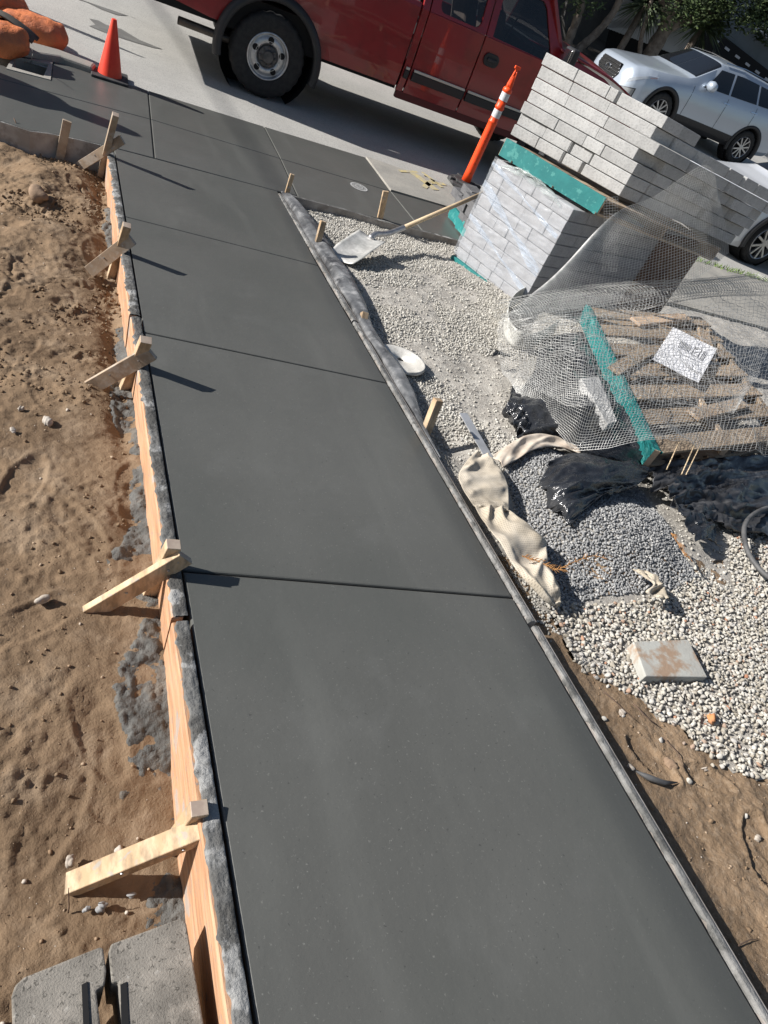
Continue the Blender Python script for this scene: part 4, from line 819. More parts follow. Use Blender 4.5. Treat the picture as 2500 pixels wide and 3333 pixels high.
m_film=filmm('stretch_film',.30,(.60,.63,.68),.15,sc=3.5); m_film2=filmm('stretch_film_band',.33,(.62,.72,.86),.2,sc=5); m_film3=filmm('bunched_film',.30,(.62,.72,.70),.15,sc=12)
t=thing('plastic_wrap','clear wrinkled stretch film wrapped round the lower paver stack','plastic film',FL(0,0,0))
def wr(a,z): return .007*mnoise.noise(Vector((a*9,z*22,1)))+.004*mnoise.noise(Vector((a*33,z*40,5)))
mb=MB(); mb.grid(lambda u,v:FL(LW*(1-u)+.008*(1-2*u),-.014+wr(u,v),.03+.80*v),60,60); mb.build('front_film',m_film,t,smooth=True)
mb=MB(); mb.grid(lambda u,v:FL(-.014+wr(u,v),-.012+1.6*u,.03+.80*v),70,50); mb.build('side_film',filmm('side_film',.10,(.5,.53,.58)),t,smooth=True)
for z0_,z1_,w_ in ((.62,.30,.055),(.36,.12,.03),(.78,.60,.025)):
    mb=MB(); mb.grid(lambda u,v:FL(LW*(1-u),-.020+.004*math.sin(u*20)+wr(u*2,v),z0_*(1-u)+z1_*u+.0+w_*(v-.5)*(1+.5*math.sin(u*9))),40,6); mb.build('film_band',m_film2,t,smooth=True)
def bun(u,v):
    a=LW*(.92-.80*u); h=math.sin(math.pi*u)**.6; q=mnoise.noise(Vector((u*9,v*5,2)))+.6*mnoise.noise(Vector((u*21,v*13,7)))
    return FL(a,-.02+.07*v-.05*h*math.sin(math.pi*v)+.008*q,.78+.085*h*math.sin(math.pi*(v*.75+.1))+.012*q*h)
mb=MB(); mb.grid(bun,60,26); mb.build('bunched_film',m_film3,t,smooth=True)
# charcoal pavers behind, on a small teal pallet
cO=Vector((3.46,5.55,.0)); pallet('small teal pallet on the sidewalk under the charcoal pavers',(3.38,5.36,.0),(.05,.62,0),(.9,.1,0),.55,.8,m_teal,m_palw,h=.11,nb=4,seed=3)
FC=qmap((3.36,5.32,.10),Vector((-.05,1,0)).normalized(),Vector((1,.1,0)).normalized())
for r in range(3):
    for k in range(3):
        a0=-.06+k*.21+rb.uniform(-.01,.01)+(.1 if r%2 else 0); block(f"charcoal paver behind the wrapped stack, {['lowest','second','third','fourth','top'][r]} course, {['nearest','middle','farthest'][k]} in its row",'charcoal pavers on the small teal pallet',FC,a0,a0+.2,-.02+rb.uniform(-.05,.05)-.02*r+.05*k,.24,r*.08,r*.08+.08,m_paver2)
# ================================================================ PALLET, BLACK PLASTIC, WIRE MESH
A=on(2096,1519,.03); Bq=on(1885,1040,.15); e1=(Bq-A); L1=e1.length; e1.normalize(); D=on(2540,1462,.06); e2=(D-A); L2=e2.length; e2.normalize()
nn=e1.cross(e2); nn=nn if nn.z>0 else -nn
pallet('weathered open pallet with one teal side lying under the wire mesh',A,e1,e2,L1,L2,m_teal,m_palw,h=.12,nb=7,seed=5,nbb=3)
def pt(u,v,h=0): return A+e1*(u*L1)+e2*(v*L2)+nn*(.12+h)
rw=random.Random(4)
for i,(u,v,ang,L_,w_,lb) in enumerate(((.55,.12,.5,.55,.09,'pale offcut lying lengthwise near the teal pallet side'),(.92,.55,.2,.8,.10,'long plank offcut at the far edge of the weathered pallet'),(.2,.55,.15,.7,.10,'grey split offcut near the front pallet edge'),(.7,.80,1.2,.5,.10,'grey offcut pointing away from the paper sheet'))):
    c_=pt(u,v,.018+.004*i); d=(e2*math.cos(ang)+e1*math.sin(ang)); mb=MB(); mb.beam(c_-d*L_/2,c_+d*L_/2,w_,.022,nn.cross(d)); o=mb.build('timber_offcut',[m_palw,m_palr,m_wood,m_lathg][i%4 if i%4!=2 else 3],bevel=.003,seg=1); tag(o,lb,'timber offcut','timber offcuts on the weathered pallet')
for i,(x0,y0,x1,y1,lb) in enumerate(((2210,1440,2170,1528,'leftmost thin straw stick over the pallet front edge'),(2262,1445,2218,1545,'middle thin straw stick over the pallet front edge'),(2282,1445,2233,1545,'rightmost thin straw stick over the pallet front edge'))):
    mb=MB(); mb.tube([on(x0,y0,.20),on(x1,y1,.10)],.0035,6); tag(mb.build('straw_stick',m_handle,smooth=True),lb,'stick','straw sticks on the pallet edge')
# black plastic
def net(ctrl):
    """catmull-rom surface through a net of points"""
    R=len(ctrl); K=len(ctrl[0])
    def cr(p0,p1,p2,p3,u): return .5*((2*p1)+(p2-p0)*u+(2*p0-5*p1+4*p2-p3)*u*u+(3*p1-p0-3*p2+p3)*u**3)
    def row(P,t):
        n=len(P); k=t*(n-1); i=min(int(k),n-2); f=k-i; g=lambda j:P[j] if 0<=j<n else (P[0]*2-P[1] if j<0 else P[n-1]*2-P[n-2]); return cr(g(i-1),g(i),g(i+1),g(i+2),f)
    return lambda u,v: row([row(r_,u) for r_ in ctrl],v)
def ptsnet(rows): return [[on(x,y,o) for x,y,o in r_] for r_ in rows]
def crumple(label,rows,nu,nv,amp,seed,m=None,fr=7):
    f=net(ptsnet(rows)); mb=MB()
    def fn(u,v):
        p=f(u,v); q=0
        for k,(s_,a_) in enumerate(((fr*.45,1.1),(fr*1.1,.6),(fr*2.4,.34))):
            n_=mnoise.noise(Vector((u*s_*.6+v*s_*.5+seed,v*s_*1.5-u*s_*.4+seed*2,k*3.))); q+=a_*(1-abs(n_)*4.2)
        e=mnoise.noise(Vector((u*5,v*5,seed+9.)))*.03
        return p+Vector((e,e*.6,amp*q*.5+.008))
    mb.grid(fn,nu,nv); o=mb.build('plastic_sheet',m or m_poly,solid=.001); 
    o.data.polygons.foreach_set('use_smooth',np.ones(len(o.data.polygons),dtype=bool)); tag(o,label,'plastic sheet','crumpled black plastic sheeting'); return o
crumple('dusty black plastic bunched under the left edge of the wire mesh',[[(1640,1345,0),(1700,1420,0),(1800,1430,0),(1900,1500,0),(2060,1540,0)],[(1660,1300,.06),(1740,1330,.08),(1850,1390,.08),(1950,1440,.07),(2080,1500,.03)],[(1735,1215,.05),(1820,1240,.13),(1900,1290,.14),(1980,1340,.12),(2060,1420,.08)],[(1745,1140,.02),(1830,1130,.09),(1900,1170,.12),(1950,1250,.10),(2010,1330,.06)],[(1780,1110,-.04),(1840,1090,.02),(1890,1100,.05),(1940,1200,.05),(2000,1300,.0)]],90,60,.045,1)
crumple('glossy black plastic bag edge sticking out of the grey gravel',[[(1775,1520,.02),(1850,1490,.05),(1950,1500,.07),(2040,1510,.06),(2110,1530,.02)],[(1760,1580,.03),(1850,1560,.12),(1950,1555,.13),(2040,1550,.10),(2100,1560,.03)],[(1790,1650,.02),(1850,1620,.10),(1930,1610,.09),(1990,1600,.07),(2060,1590,.06)],[(1840,1705,.035),(1865,1700,.055),(1905,1660,.06),(1960,1625,.08),(2030,1600,.06)]],80,60,.034,2,fr=4)
crumple('wide matte black plastic sheet spread right of the grey gravel heap',[[(2090,1520,.0),(2200,1500,.02),(2320,1490,.02),(2440,1480,.02),(2640,1470,.0)],[(2120,1570,.04),(2230,1570,.05),(2330,1560,.05),(2450,1560,.04),(2680,1560,.0)],[(2190,1630,.05),(2260,1620,.04),(2360,1640,.04),(2480,1640,.03),(2680,1640,.0)],[(2260,1690,.05),(2310,1700,.02),(2390,1730,.0),(2500,1745,.0),(2700,1740,-.02)]],110,60,.05,3,m=mat('matte_plastic',(.022,.023,.026),(.05,.051,.055),scale=5,rough=.28,c3=(.17,.17,.17),s3=9,fac3=.35,bump=.003,bscale=18,t3=(.52,.68)))
crumple('pointed flap of glossy black plastic folded down onto the white pebbles',[[(2180,1640,.06),(2230,1640,.07),(2290,1680,.05)],[(2230,1700,.06),(2270,1700,.06),(2310,1710,.04)],[(2255,1770,.04),(2300,1765,.03),(2352,1776,.015)]],40,40,.028,4,fr=3)
crumple('small torn black plastic scrap on the pale gravel',[[(1600,1168,.0),(1625,1160,.02),(1640,1165,0)],[(1610,1140,.03),(1625,1150,.02),(1660,1163,.005)]],24,14,.012,5,fr=3)
crumple('small pointed black plastic lump left of the wire mesh',[[(1635,1340,.0),(1665,1380,.02),(1700,1425,0)],[(1655,1310,.05),(1690,1340,.05),(1730,1370,.03)],[(1660,1262,.0),(1720,1300,.03),(1760,1330,0)]],40,30,.034,6,fr=4)
# broken concrete slab piece under the mesh edge, paper, hose
p_=[on(1890,1230,.19),on(1950,1225,.19),on(2010,1370,.17),on(1978,1382,.16)]; mb=MB(); mb.hexa([q-Vector((0,0,.05)) for q in p_[::-1]]+p_[::-1]); tag(mb.build('concrete_offcut',m_paver,bevel=.004),'pale concrete piece beside the teal pallet side under the mesh','concrete piece')
pc=[atp(x,y,pt(0,0,.06),nn) for x,y in ((2191,1065),(2334,1135),(2273,1246),(2122,1170))]
t=thing('paper_sheet','white printed paper sheet held under the wire mesh','paper',sum(pc,Vector())/4)
f=net([[pc[3],pc[2]],[pc[0],pc[1]]]); mb=MB(); mb.grid(lambda u,v:f(u,v)+Vector((0,0,.006*math.sin(v*3.1)+.002*math.sin(u*7))),16,12); mb.build('sheet',m_paper,t,smooth=True)
mb=MB()
def bar(u0,v0,u1,v1,w_):
    P=[f(u0,v0),f(u1,v1)]; P=[p+Vector((0,0,.006*math.sin(v*3.1)+.002*math.sin(u*7)+.0016)) for p,(u,v) in zip(P,((u0,v0),(u1,v1)))]; mb.beam(P[0],P[1],w_,.0006,(P[1]-P[0]).cross(Vector((0,0,1))))
for k in range(9): bar(.30+.028*k,.52,.30+.028*k,.52+.22-.01*(k%3),.003)
for k in range(3): bar(.80+.03*k,.48,.80+.03*k,.76,.005)
bar(.60,.52,.74,.52,.006); bar(.60,.76,.74,.76,.006); bar(.60,.52,.60,.76,.006); bar(.74,.52,.74,.76,.006)
bar(.62,.70,.66,.74,.014); bar(.64,.60,.70,.66,.008); bar(.02,.42,.98,.42,.002)
mb.build('printing',m_ink,t)
mb=MB(); mb.tube(smooth_path([on(2560,1640,.05),on(2488,1656,.06),(on(2440,1685,.06)),on(2422,1725,.05),on(2432,1790,.03),on(2470,1850,.02),on(2520,1890,.02),on(2600,1930,.02)],8),.0125,12); tag(mb.build('hose',m_hose,smooth=True),'black rubber hose looping in at the right edge','hose')
# curved pale strip standing on edge
gp=smooth_path([on(x,y,-.04) for x,y in ((1712,975),(1668,1000),(1642,1040),(1640,1090),(1668,1128),(1715,1138),(1760,1120),(1802,1092))],8); mb=MB(); N=len(gp)
mb.grid(lambda u,v:gp[min(int(u*(N-1)+.001),N-1)]+Vector((-.02*v,.01*v,.125*v)),N-1,6); tag(mb.build('curved_strip',m_strip,smooth=True,solid=.004),'stiff pale plastic strip curled into a C beside the wrapped stack','plastic strip')
# wire mesh
def wires(name,par,S_,LU,LV,cell=.030,r_=.0011,amp=.0,seed=0,clip=None):
    nu=max(2,int(LU/cell)); nv=max(2,int(LV/cell)); V=[];F=[]
    G=np.array([[tuple(S_(i/nu,j/nv)) for j in range(nv+1)] for i in range(nu+1)])
    if amp: G[...,2]+=amp*(fbm(G[...,0],G[...,1],5,3,seed=seed)); 
    a=np.roll(G,-1,0)-G; a[-1]=a[-2]; b=np.roll(G,-1,1)-G; b[:,-1]=b[:,-2]; N_=np.cross(a,b); N_/=np.linalg.norm(N_,axis=-1,keepdims=True)+1e-9
    def line(P,NN,T):
        n=len(P); T=T/(np.linalg.norm(T,axis=-1,keepdims=True)+1e-9); B_=np.cross(T,NN); base=len(V) and sum(len(x) for x in V)
        base=sum(len(x) for x in V); ring=[P+r_*(math.cos(q)*NN+math.sin(q)*B_) for q in (math.pi/2,math.pi*7/6,math.pi*11/6)]; V.append(np.stack(ring,1).reshape(-1,3)); i=np.arange(n-1)[:,None]*3+base
        for k in range(3): F.append(np.concatenate([i+k,i+(k+1)%3,i+3+(k+1)%3,i+3+k],1))
    for j in range(nv+1): line(G[:,j],N_[:,j],a[:,j])
    for i in range(nu+1): line(G[i],N_[i],b[i])
    return link(name,np_mesh(name,np.concatenate(V),np.concatenate(F)),m_wire,par)
t=thing('wire_mesh','big sheet of galvanised wire mesh draped over the weathered pallet','wire mesh',on(2000,1200,.2))
Sm=net(ptsnet([[(1688,1292,.05),(1790,1385,.05),(1890,1462,.06),(2090,1440,.24),(2300,1462,.26),(2560,1480,.24)],[(1640,1190,.10),(1790,1240,.22),(1940,1260,.36),(2150,1290,.33),(2330,1335,.34),(2580,1310,.40)],[(1622,1090,.10),(1760,1080,.28),(1950,1080,.40),(2150,1090,.37),(2350,1110,.37),(2600,1120,.46)],[(1632,1025,.10),(1750,990,.26),(1950,965,.40),(2150,950,.44),(2340,905,.48),(2600,990,.45)]]))
wires('draped_sheet',t,Sm,3.1,1.9,amp=.06,seed=3)
Sm2=net(ptsnet([[(1690,1230,.16),(1900,1320,.30),(2120,1300,.36),(2368,1338,.37),(2400,1330,.42)],[(1700,1120,.18),(1900,1180,.38),(2120,1170,.40),(2380,1200,.44),(2480,1190,.44)],[(1700,1040,.18),(1900,1020,.42),(2120,1010,.46),(2380,1000,.50),(2520,1040,.46)]]))
wires('folded_sheet',t,Sm2,2.0,1.2,cell=.036,amp=.05,seed=8)
Ra,Rb=on(1655,1030,.16),on(2470,930,.50); rd_=(Rb-Ra).normalized(); ux=rd_.cross(Vector((0,0,1))).normalized(); uz=ux.cross(rd_)
def roll(u,v):
    th=v*2*math.pi*1.7; r0=.085+.035*v+.02*math.sin(u*7); return Ra.lerp(Rb,u)+Vector((0,0,.05*math.sin(u*3)))+ux*r0*math.cos(th)*1.3+uz*r0*.7*math.sin(th)
wires('rolled_edge',t,roll,2.6,.95,cell=.036,seed=4)
pn=Vector((.112,-1,0)).normalized()
def pp_(x,y,o): return atp(x,y,Vector(UO)+pn*o,pn)
t2=thing('wire_mesh','pointed flap of wire mesh standing up against the shaded pavers','wire mesh',pp_(2200,900,.3),'wire mesh'); 
rows=[[(1640,1035,.66),(1850,1005,.62),(2050,970,.58),(2250,915,.50),(2372,822,.40)],[(1740,950,.52),(1900,850,.44),(2080,790,.38),(2250,730,.34),(2362,740,.32)],[(1800,905,.44),(1990,705,.32),(2130,640,.29),(2300,538,.26),(2342,650,.28)]]
Sf=net([[pp_(*q) for q in r_] for r_ in rows]); wires('standing_flap',t2,Sf,2.0,1.1,cell=.026,r_=.0015,seed=5)
Sg=net([[pp_(1966,645,.22),pp_(2012,640,.20)],[pp_(1966,760,.24),pp_(2010,760,.24)],[pp_(1962,880,.34),pp_(2008,885,.34)]]); wires('narrow_flap',t2,Sg,.10,.55,cell=.020)
t['group']='wire mesh'
# ================================================================ VEHICLES
def wheel(parent,c,R_,rr,wd,m_rim,style,n=72,side=-1):
    """wheel with its axis along y, outer face at c.y, facing side*y"""
    cx,cy,cz=c; M4=frame4((cx,cy,cz),(0,side,0))
    mb=MB(); prof=[(rr+.005,-wd+.02),(rr+.04,-wd),(R_-.03,-wd),(R_-.004,-wd+.03),(R_,-wd*.5),(R_-.004,-.035),(R_-.022,-.008),(R_-.05,-.001),(rr+.05,.0),(rr+.012,-.006),(rr,-.014),(rr-.004,-.03)]
    b=len(mb.v)
    for i,(r_,z_) in enumerate(prof):
        for k in range(n):
            a=2*math.pi*k/n; q=r_-(.010 if (3<=i<=6 and k%3==0) else 0); mb.v.append(tuple(M4@Vector((q*math.cos(a),q*math.sin(a),z_))))
    for i in range(len(prof)-1):
        for k in range(n): mb.f.append((b+i*n+k,b+i*n+(k+1)%n,b+(i+1)*n+(k+1)%n,b+(i+1)*n+k)); mb.mi.append(0)
    tw=MB(); w_=mb.build('wheel',m_tyre,parent,smooth=True)
    mb=MB()
    if style=='steel':
        mb.lathe([(rr+.002,-.012),(rr-.006,-.003),(rr-.016,-.008),(rr-.020,-.040),(rr-.030,-.046),(rr*.80,-.030),(rr*.62,-.022),(rr*.50,-.030),(rr*.44,-.060),(.001,-.06)],48,M4,caps=False); o=mb.build('rim',m_rim,w_,smooth=True)
        for k in range(5):
            mb=MB(); a=2*math.pi*k/5+.30; mb.lathe([(.030,-.0265),(.030,-.0225),(.0,-.0225)],16,M4@Matrix.Translation((rr*.69*math.cos(a),rr*.69*math.sin(a),0)),caps=False); mb.build('vent_shade_disc',m_dark,w_)  # dark disc proud of the rim, painting the shade inside a vent hole
        mb=MB(); mb.lathe([(rr*.455,-.05),(rr*.44,-.018),(rr*.33,-.012),(rr*.28,-.004),(rr*.24,.012),(.001,.014)],32,M4,caps=False)
        for k in range(8):
            a=2*math.pi*k/8; mb.lathe([(.011,-.02),(.011,.004),(.004,.008)],6,M4@Matrix.Translation((rr*.375*math.cos(a),rr*.375*math.sin(a),0)))
        mb.build('hub_cap',m_hub,w_,smooth=False)
    else:
        mb.lathe([(rr+.002,-.012),(rr-.004,-.002),(rr-.014,-.008),(rr-.022,-.06),(rr-.03,-.12)],48,M4,caps=False)
        for k in range(5):
            for d_ in (-.16,.16):
                a=2*math.pi*k/5+d_*.55; a1=2*math.pi*k/5+d_*1.9; p0=M4@Vector((.04*math.cos(a),.04*math.sin(a),-.02)); p1=M4@Vector(((rr-.012)*math.cos(a1),(rr-.012)*math.sin(a1),-.012)); mb.beam(p0,p1,.030,.03,M4.to_3x3()@Vector((-math.sin(a),math.cos(a),0)))
        mb.lathe([(.055,-.03),(.05,-.005),(.001,-.002)],20,M4,caps=False); mb.build('rim',m_rim,w_)
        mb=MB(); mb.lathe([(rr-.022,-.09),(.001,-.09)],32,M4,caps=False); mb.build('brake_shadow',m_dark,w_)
    return w_
def sidepoly(poly,yf,th,name,m,parent,cuts_z,cuts_x=(),bevel=.006):
    bm=bmesh.new(); vs=[bm.verts.new((x,0,z)) for x,z in poly]; bm.faces.new(vs)
    for z in cuts_z: bmesh.ops.bisect_plane(bm,geom=bm.verts[:]+bm.edges[:]+bm.faces[:],plane_co=(0,0,z),plane_no=(0,0,1))
    for x in cuts_x: bmesh.ops.bisect_plane(bm,geom=bm.verts[:]+bm.edges[:]+bm.faces[:],plane_co=(x,0,0),plane_no=(1,0,0))
    for v in bm.verts: v.co.y=yf(v.co.x,v.co.z)
    fs=bm.faces[:]; r_=bmesh.ops.extrude_face_region(bm,geom=fs); 
    for v in [g for g in r_['geom'] if isinstance(g,bmesh.types.BMVert)]: v.co.y+=th
    bmesh.ops.recalc_face_normals(bm,faces=bm.faces); me=bpy.data.meshes.new(name); bm.to_mesh(me); bm.free()
    o=link(name,me,m,parent); x=o.modifiers.new('b','BEVEL'); x.width=bevel; x.segments=2; x.limit_method='ANGLE'; x.angle_limit=math.radians(50); 
    for p in me.polygons: p.use_smooth=False
    return o
def ringpanel(outer,hole,yf,th,name,m,parent,N=72):
    cx=sum(p[0] for p in hole)/len(hole); cz=sum(p[1] for p in hole)/len(hole)
    an=sorted(set([round(2*math.pi*k/N-math.pi,5) for k in range(N)]+[round(math.atan2(z-cz,x-cx),5) for x,z in outer+hole]))
    def hit(P,a):
        dx,dz=math.cos(a),math.sin(a); best=1e9
        for i in range(len(P)):
            (x1,z1),(x2,z2)=P[i],P[(i+1)%len(P)]; ex,ez=x2-x1,z2-z1; den=dx*ez-dz*ex
            if abs(den)<1e-12: continue
            t_=((x1-cx)*ez-(z1-cz)*ex)/den; s_=((x1-cx)*dz-(z1-cz)*dx)/den
            if t_>0 and -1e-6<=s_<=1+1e-6: best=min(best,t_)
        return (cx+dx*best,cz+dz*best)
    O=[hit(outer,a) for a in an]; H=[hit(hole,a) for a in an]; n=len(an); mb=MB(); V=[]
    for L in (O,H): V+=[(x,yf(x,z),z) for x,z in L]
    for L in (O,H): V+=[(x,yf(x,z)+th,z) for x,z in L]
    fs=[]
    for i in range(n):
        j=(i+1)%n; fs+=[(i,j,n+j,n+i),(2*n+i,3*n+i,3*n+j,2*n+j),(n+i,n+j,3*n+j,3*n+i),(i,2*n+i,2*n+j,j)]
    mb.add(V,fs); return mb.build(name,m,parent)
def rr_(x0,x1,z0,z1,r,n=6,sl=0):
    P=[]
    for cx,cz,a0 in ((x1-r,z0+r,-90),(x1-r,z1-r,0),(x0+r,z1-r,90),(x0+r,z0+r,180)):
        for k in range(n+1):
            a=math.radians(a0+90*k/n); P.append((cx+r*math.cos(a),cz+r*math.sin(a)))
    return P
# ---- red pickup
TK=thing('pickup_truck','dark red extended-cab pickup parked on the street behind the cone','truck',(1.93,7.95,-.012),rot=(0,0,-.0275))
def yb(x,z):
    y=.03+.035*max(0,(.72-z)/.25)**1.5+.012*max(0,(z-.95)/.3)+ (0.26*max(0,z-1.27)**1.0 if z>1.27 else 0); return y
CZ=[.58,.66,.74,.85,.95,1.05,1.15,1.22,1.27]
def arch(cx,cz,R_,zb,n=20):
    a0=math.asin((zb-cz)/R_); return [(cx+R_*math.cos(math.pi-a0-(math.pi-2*a0)*k/n),cz+R_*math.sin(math.pi-a0-(math.pi-2*a0)*k/n)) for k in range(n+1)]
ar=arch(0,.385,.48,.53)
sidepoly([(-1.22,.60)]+[(-.6,.53)]+ar+[(1.412,.53),(1.412,1.31),(-1.22,1.31)],yb,.04,'bed_side',m_red,TK,CZ,(-.9,-.5,.5,.9,1.2))
sidepoly([(1.436,.49),(1.512,.49),(1.512,1.27),(1.512,1.78),(1.50,1.80),(1.436,1.80)],yb,.04,'cab_corner',m_red,TK,CZ+[1.5])
sidepoly([(1.526,.49),(2.214,.49),(2.214,1.27),(1.526,1.27)],yb,.04,'rear_door',m_red,TK,CZ)
ringpanel([(1.526,1.272),(2.214,1.272),(2.214,1.80),(1.526,1.80)],rr_(1.625,2.135,1.30,1.70,.07),yb,.03,'rear_door_frame',m_red,TK)
dr=sidepoly([(2.228,.49),(3.22,.49),(3.22,1.27),(2.228,1.27)],yb,.04,'front_door',m_red,TK,CZ)
wh=[(2.305,1.285),(3.12,1.272),(3.10,1.31),(2.86,1.70),(2.80,1.745),(2.36,1.745),(2.305,1.70)]
ringpanel([(2.228,1.272),(3.30,1.272),(3.24,1.36),(2.93,1.78),(2.86,1.80),(2.228,1.80)],wh,yb,.03,'front_door_frame',m_red,TK)
ar2=arch(3.68,.385,.47,.50)
sidepoly([(3.235,.49)]+ar2[::1]+[(4.5,.50),(4.56,.62),(4.56,1.02),(4.50,1.12),(3.9,1.34),(3.235,1.41)] if ar2[0][0]>3.236 else [(3.235,.60)]+[p for p in ar2 if p[0]>3.24]+[(4.5,.50),(4.56,.62),(4.56,1.02),(4.50,1.14),(3.9,1.34),(3.235,1.41)],yb,.05,'fender',m_red,TK,[.66,.74,.85,.95,1.05,1.15,1.25])
def yh(u,v): return 0
mb=MB(); mb.grid(lambda u,v:(3.18+1.36*u,.04+1.86*v,(1.425-.08*u-.14*u**4)+.055*math.sin(math.pi*v)),14,14); mb.build('hood',m_red,TK,smooth=True,solid=.02)
mb=MB(); mb.grid(lambda u,v:(1.44+1.45*u-.06*math.sin(math.pi*v)*0,.165+1.61*v,1.80+.05*math.sin(math.pi*v)+.012*math.sin(math.pi*u)),10,12); mb.build('roof',m_red,TK,smooth=True,solid=.03)
mb=MB(); mb.hexa([(-1.22,.07,.50),(1.42,.07,.50),(1.42,1.87,.50),(-1.22,1.87,.50),(-1.22,.07,.80),(1.42,.07,.80),(1.42,1.87,.80),(-1.22,1.87,.80)]); mb.box((2.9,.97,.78),(2.95,1.74,.50)); mb.box((3.95,.97,.95),(1.0,1.3,.6)); mb.build('underbody',m_dark,TK)
mb=MB(); mb.box((-.0,1.88,.95),(2.5,.05,.75)); mb.box((2.4,1.89,.88),(4.2,.04,.78)); mb.box((-1.2,.97,.95),(.05,1.8,.72)); mb.box((4.56,.97,.85),(.06,1.8,.55)); mb.build('far_side',m_red,TK,bevel=.01)
mb=MB(); mb.box((1.46,.97,1.5),(.04,1.55,.5)); mb.build('rear_cab_wall',m_dark,TK)
# cab glass, pillars, interior
def gl(poly,name):
    mb=MB(); mb.add([(x,yb(x,z)+.018,z) for x,z in poly],[tuple(range(len(poly)))]); mb.build(name,m_glass,TK)
gl(rr_(1.60,2.16,1.28,1.73,.06),'rear_side_window'); gl([(2.29,1.275),(3.15,1.265),(2.87,1.75),(2.80,1.76),(2.30,1.75)],'front_side_window')
mb=MB(); mb.grid(lambda u,v:(3.24-.38*u,.10+.06*u+(1.74-.12*u)*v,1.35+.46*u),6,8); mb.build('windscreen',m_glass,TK)
for y0 in (.10,1.84): 
    mb=MB(); s_=1 if y0<1 else -1; mb.beam((3.27,y0,1.32),(2.88,y0+.08*s_,1.82),.05,.05,(0,1,0)); mb.build('windscreen_pillar',m_red,TK,bevel=.01)
mb=MB(); mb.beam((1.5,1.80,1.3),(1.5,1.76,1.8),.10,.04,(1,0,0)); mb.beam((2.22,1.80,1.3),(2.22,1.76,1.8),.12,.04,(1,0,0)); mb.build('far_window_pillar',m_red,TK)
def seatf(name,x,y):
    mb=MB(); mb.beam((x,y,1.0),(x-.16,y,1.50),.50,.16,(0,1,0)); mb.beam((x-.17,y,1.52),(x-.20,y,1.66),.26,.09,(0,1,0)); mb.box((x+.24,y,1.02),(.5,.5,.12)); mb.build(name,m_seat,TK,bevel=.04,seg=3)
seatf('seat',2.55,.50); seatf('seat',2.55,1.35)
mb=MB(); mb.box((3.05,.97,1.20),(.34,1.6,.28)); mb.build('dashboard',m_blk,TK,bevel=.05)
mb=MB(); K=28; cc=Vector((2.80,1.32,1.33)); Rm=Matrix.Rotation(math.radians(60),3,'Y')
mb.tube([cc+Rm@Vector((.18*math.cos(2*math.pi*k/K),.18*math.sin(2*math.pi*k/K),0)) for k in range(K+1)],.013,8); mb.build('steering_wheel',m_blk,TK,smooth=True)
mb=MB(); mb.beam((2.62,.4,1.18),(2.72,.48,1.50),.014,.014,(1,0,0)); mb.build('belt_strap',m_seat,TK)
# flare, trims, handle, mirror, exhaust
def flare(cx,name):
    mb=MB(); n=30; P=[]
    for k in range(n+1):
        a=math.radians(-14+208*k/n); P.append((cx+.475*math.cos(a),.385+.475*math.sin(a),cx+.555*math.cos(a)*1.0,.385+.555*math.sin(a)))
    vs=[]; 
    for x0,z0,x1,z1 in P: vs+=[(x0,.055,z0),(x0,-.035,z0),(x0*.45+x1*.55,-.045,z0*.45+z1*.55),(x1,.0,z1),(x1,.035,z1)]
    fs=[]; 
    for i in range(n): fs+=[(i*5+k,i*5+k+1,(i+1)*5+k+1,(i+1)*5+k) for k in range(4)]
    mb.add(vs,fs); mb.build(name,m_blk,TK,smooth=True)
flare(0,'wheel_flare'); flare(3.68,'wheel_flare')
mb=MB(); mb.lathe([(.49,.0),(.49,.30),(.0,.30)],32,frame4((0,.085,.385),(0,1,0)) ,caps=False); mb.build('wheel_well',m_dark,TK)
for a,b in ((1.448,1.50),(1.545,2.205),(2.238,3.215),(3.25,3.27)):
    mb=MB(); mb.box(((a+b)/2,.012,.675),(b-a,.03,.085)); mb.build('side_moulding',m_blk,TK,bevel=.006); mb=MB(); mb.box(((a+b)/2+.0,.004,.733),(b-a-.012,.024,.024)); mb.build('moulding_strip',mat('strip_cream',(.55,.53,.47),rough=.4),TK,bevel=.004)
mb=MB(); mb.prism(rr_(2.285,2.475,1.02,1.145,.055),-.0,.02); 
for v in range(len(mb.v)): x,z,y=mb.v[v]; mb.v[v]=(x,.035-y*1.0,z)
h=mb.build('door_handle',m_blk,TK,bevel=.006); mb=MB(); mb.box((2.385,.008,1.085),(.12,.02,.035)); mb.build('handle_grip',m_rub,h,bevel=.008)
mb=MB(); mb.box((3.22,-.10,1.40),(.10,.20,.20)); mb.build('wing_mirror',m_blk,TK,bevel=.03,seg=3); mb=MB(); mb.box((3.165,-.11,1.40),(.012,.15,.15)); mb.build('mirror_glass',m_chrome,TK,bevel=.01)
mb=MB(); mb.lathe([(.033,0),(.037,.0),(.037,.5)],24,frame4((-.88,.14,.40),(1,.05,-.03)),caps=False); mb.lathe([(.033,.0),(.033,.5),(.001,.5)],24,frame4((-.88,.14,.40),(1,.05,-.03)),caps=False); mb.build('exhaust_pipe',mat('exhaust',(.12,.10,.085),(.08,.07,.06),scale=12,rough=.5,metal=.6),TK,smooth=True)
mb=MB(); mb.beam((1.45,.09,.46),(3.2,.09,.46),.08,.06,(0,0,1)); mb.build('rocker_panel',mat('rocker',(.09,.012,.012),rough=.6),TK,bevel=.01)
mb=MB(); mb.box((-1.33,.97,.55),(.16,1.8,.2)); mb.build('rear_bumper',m_chrome,TK,bevel=.03); mb=MB(); mb.box((4.66,.97,.55),(.16,1.8,.24)); mb.build('front_bumper',m_chrome,TK,bevel=.03)
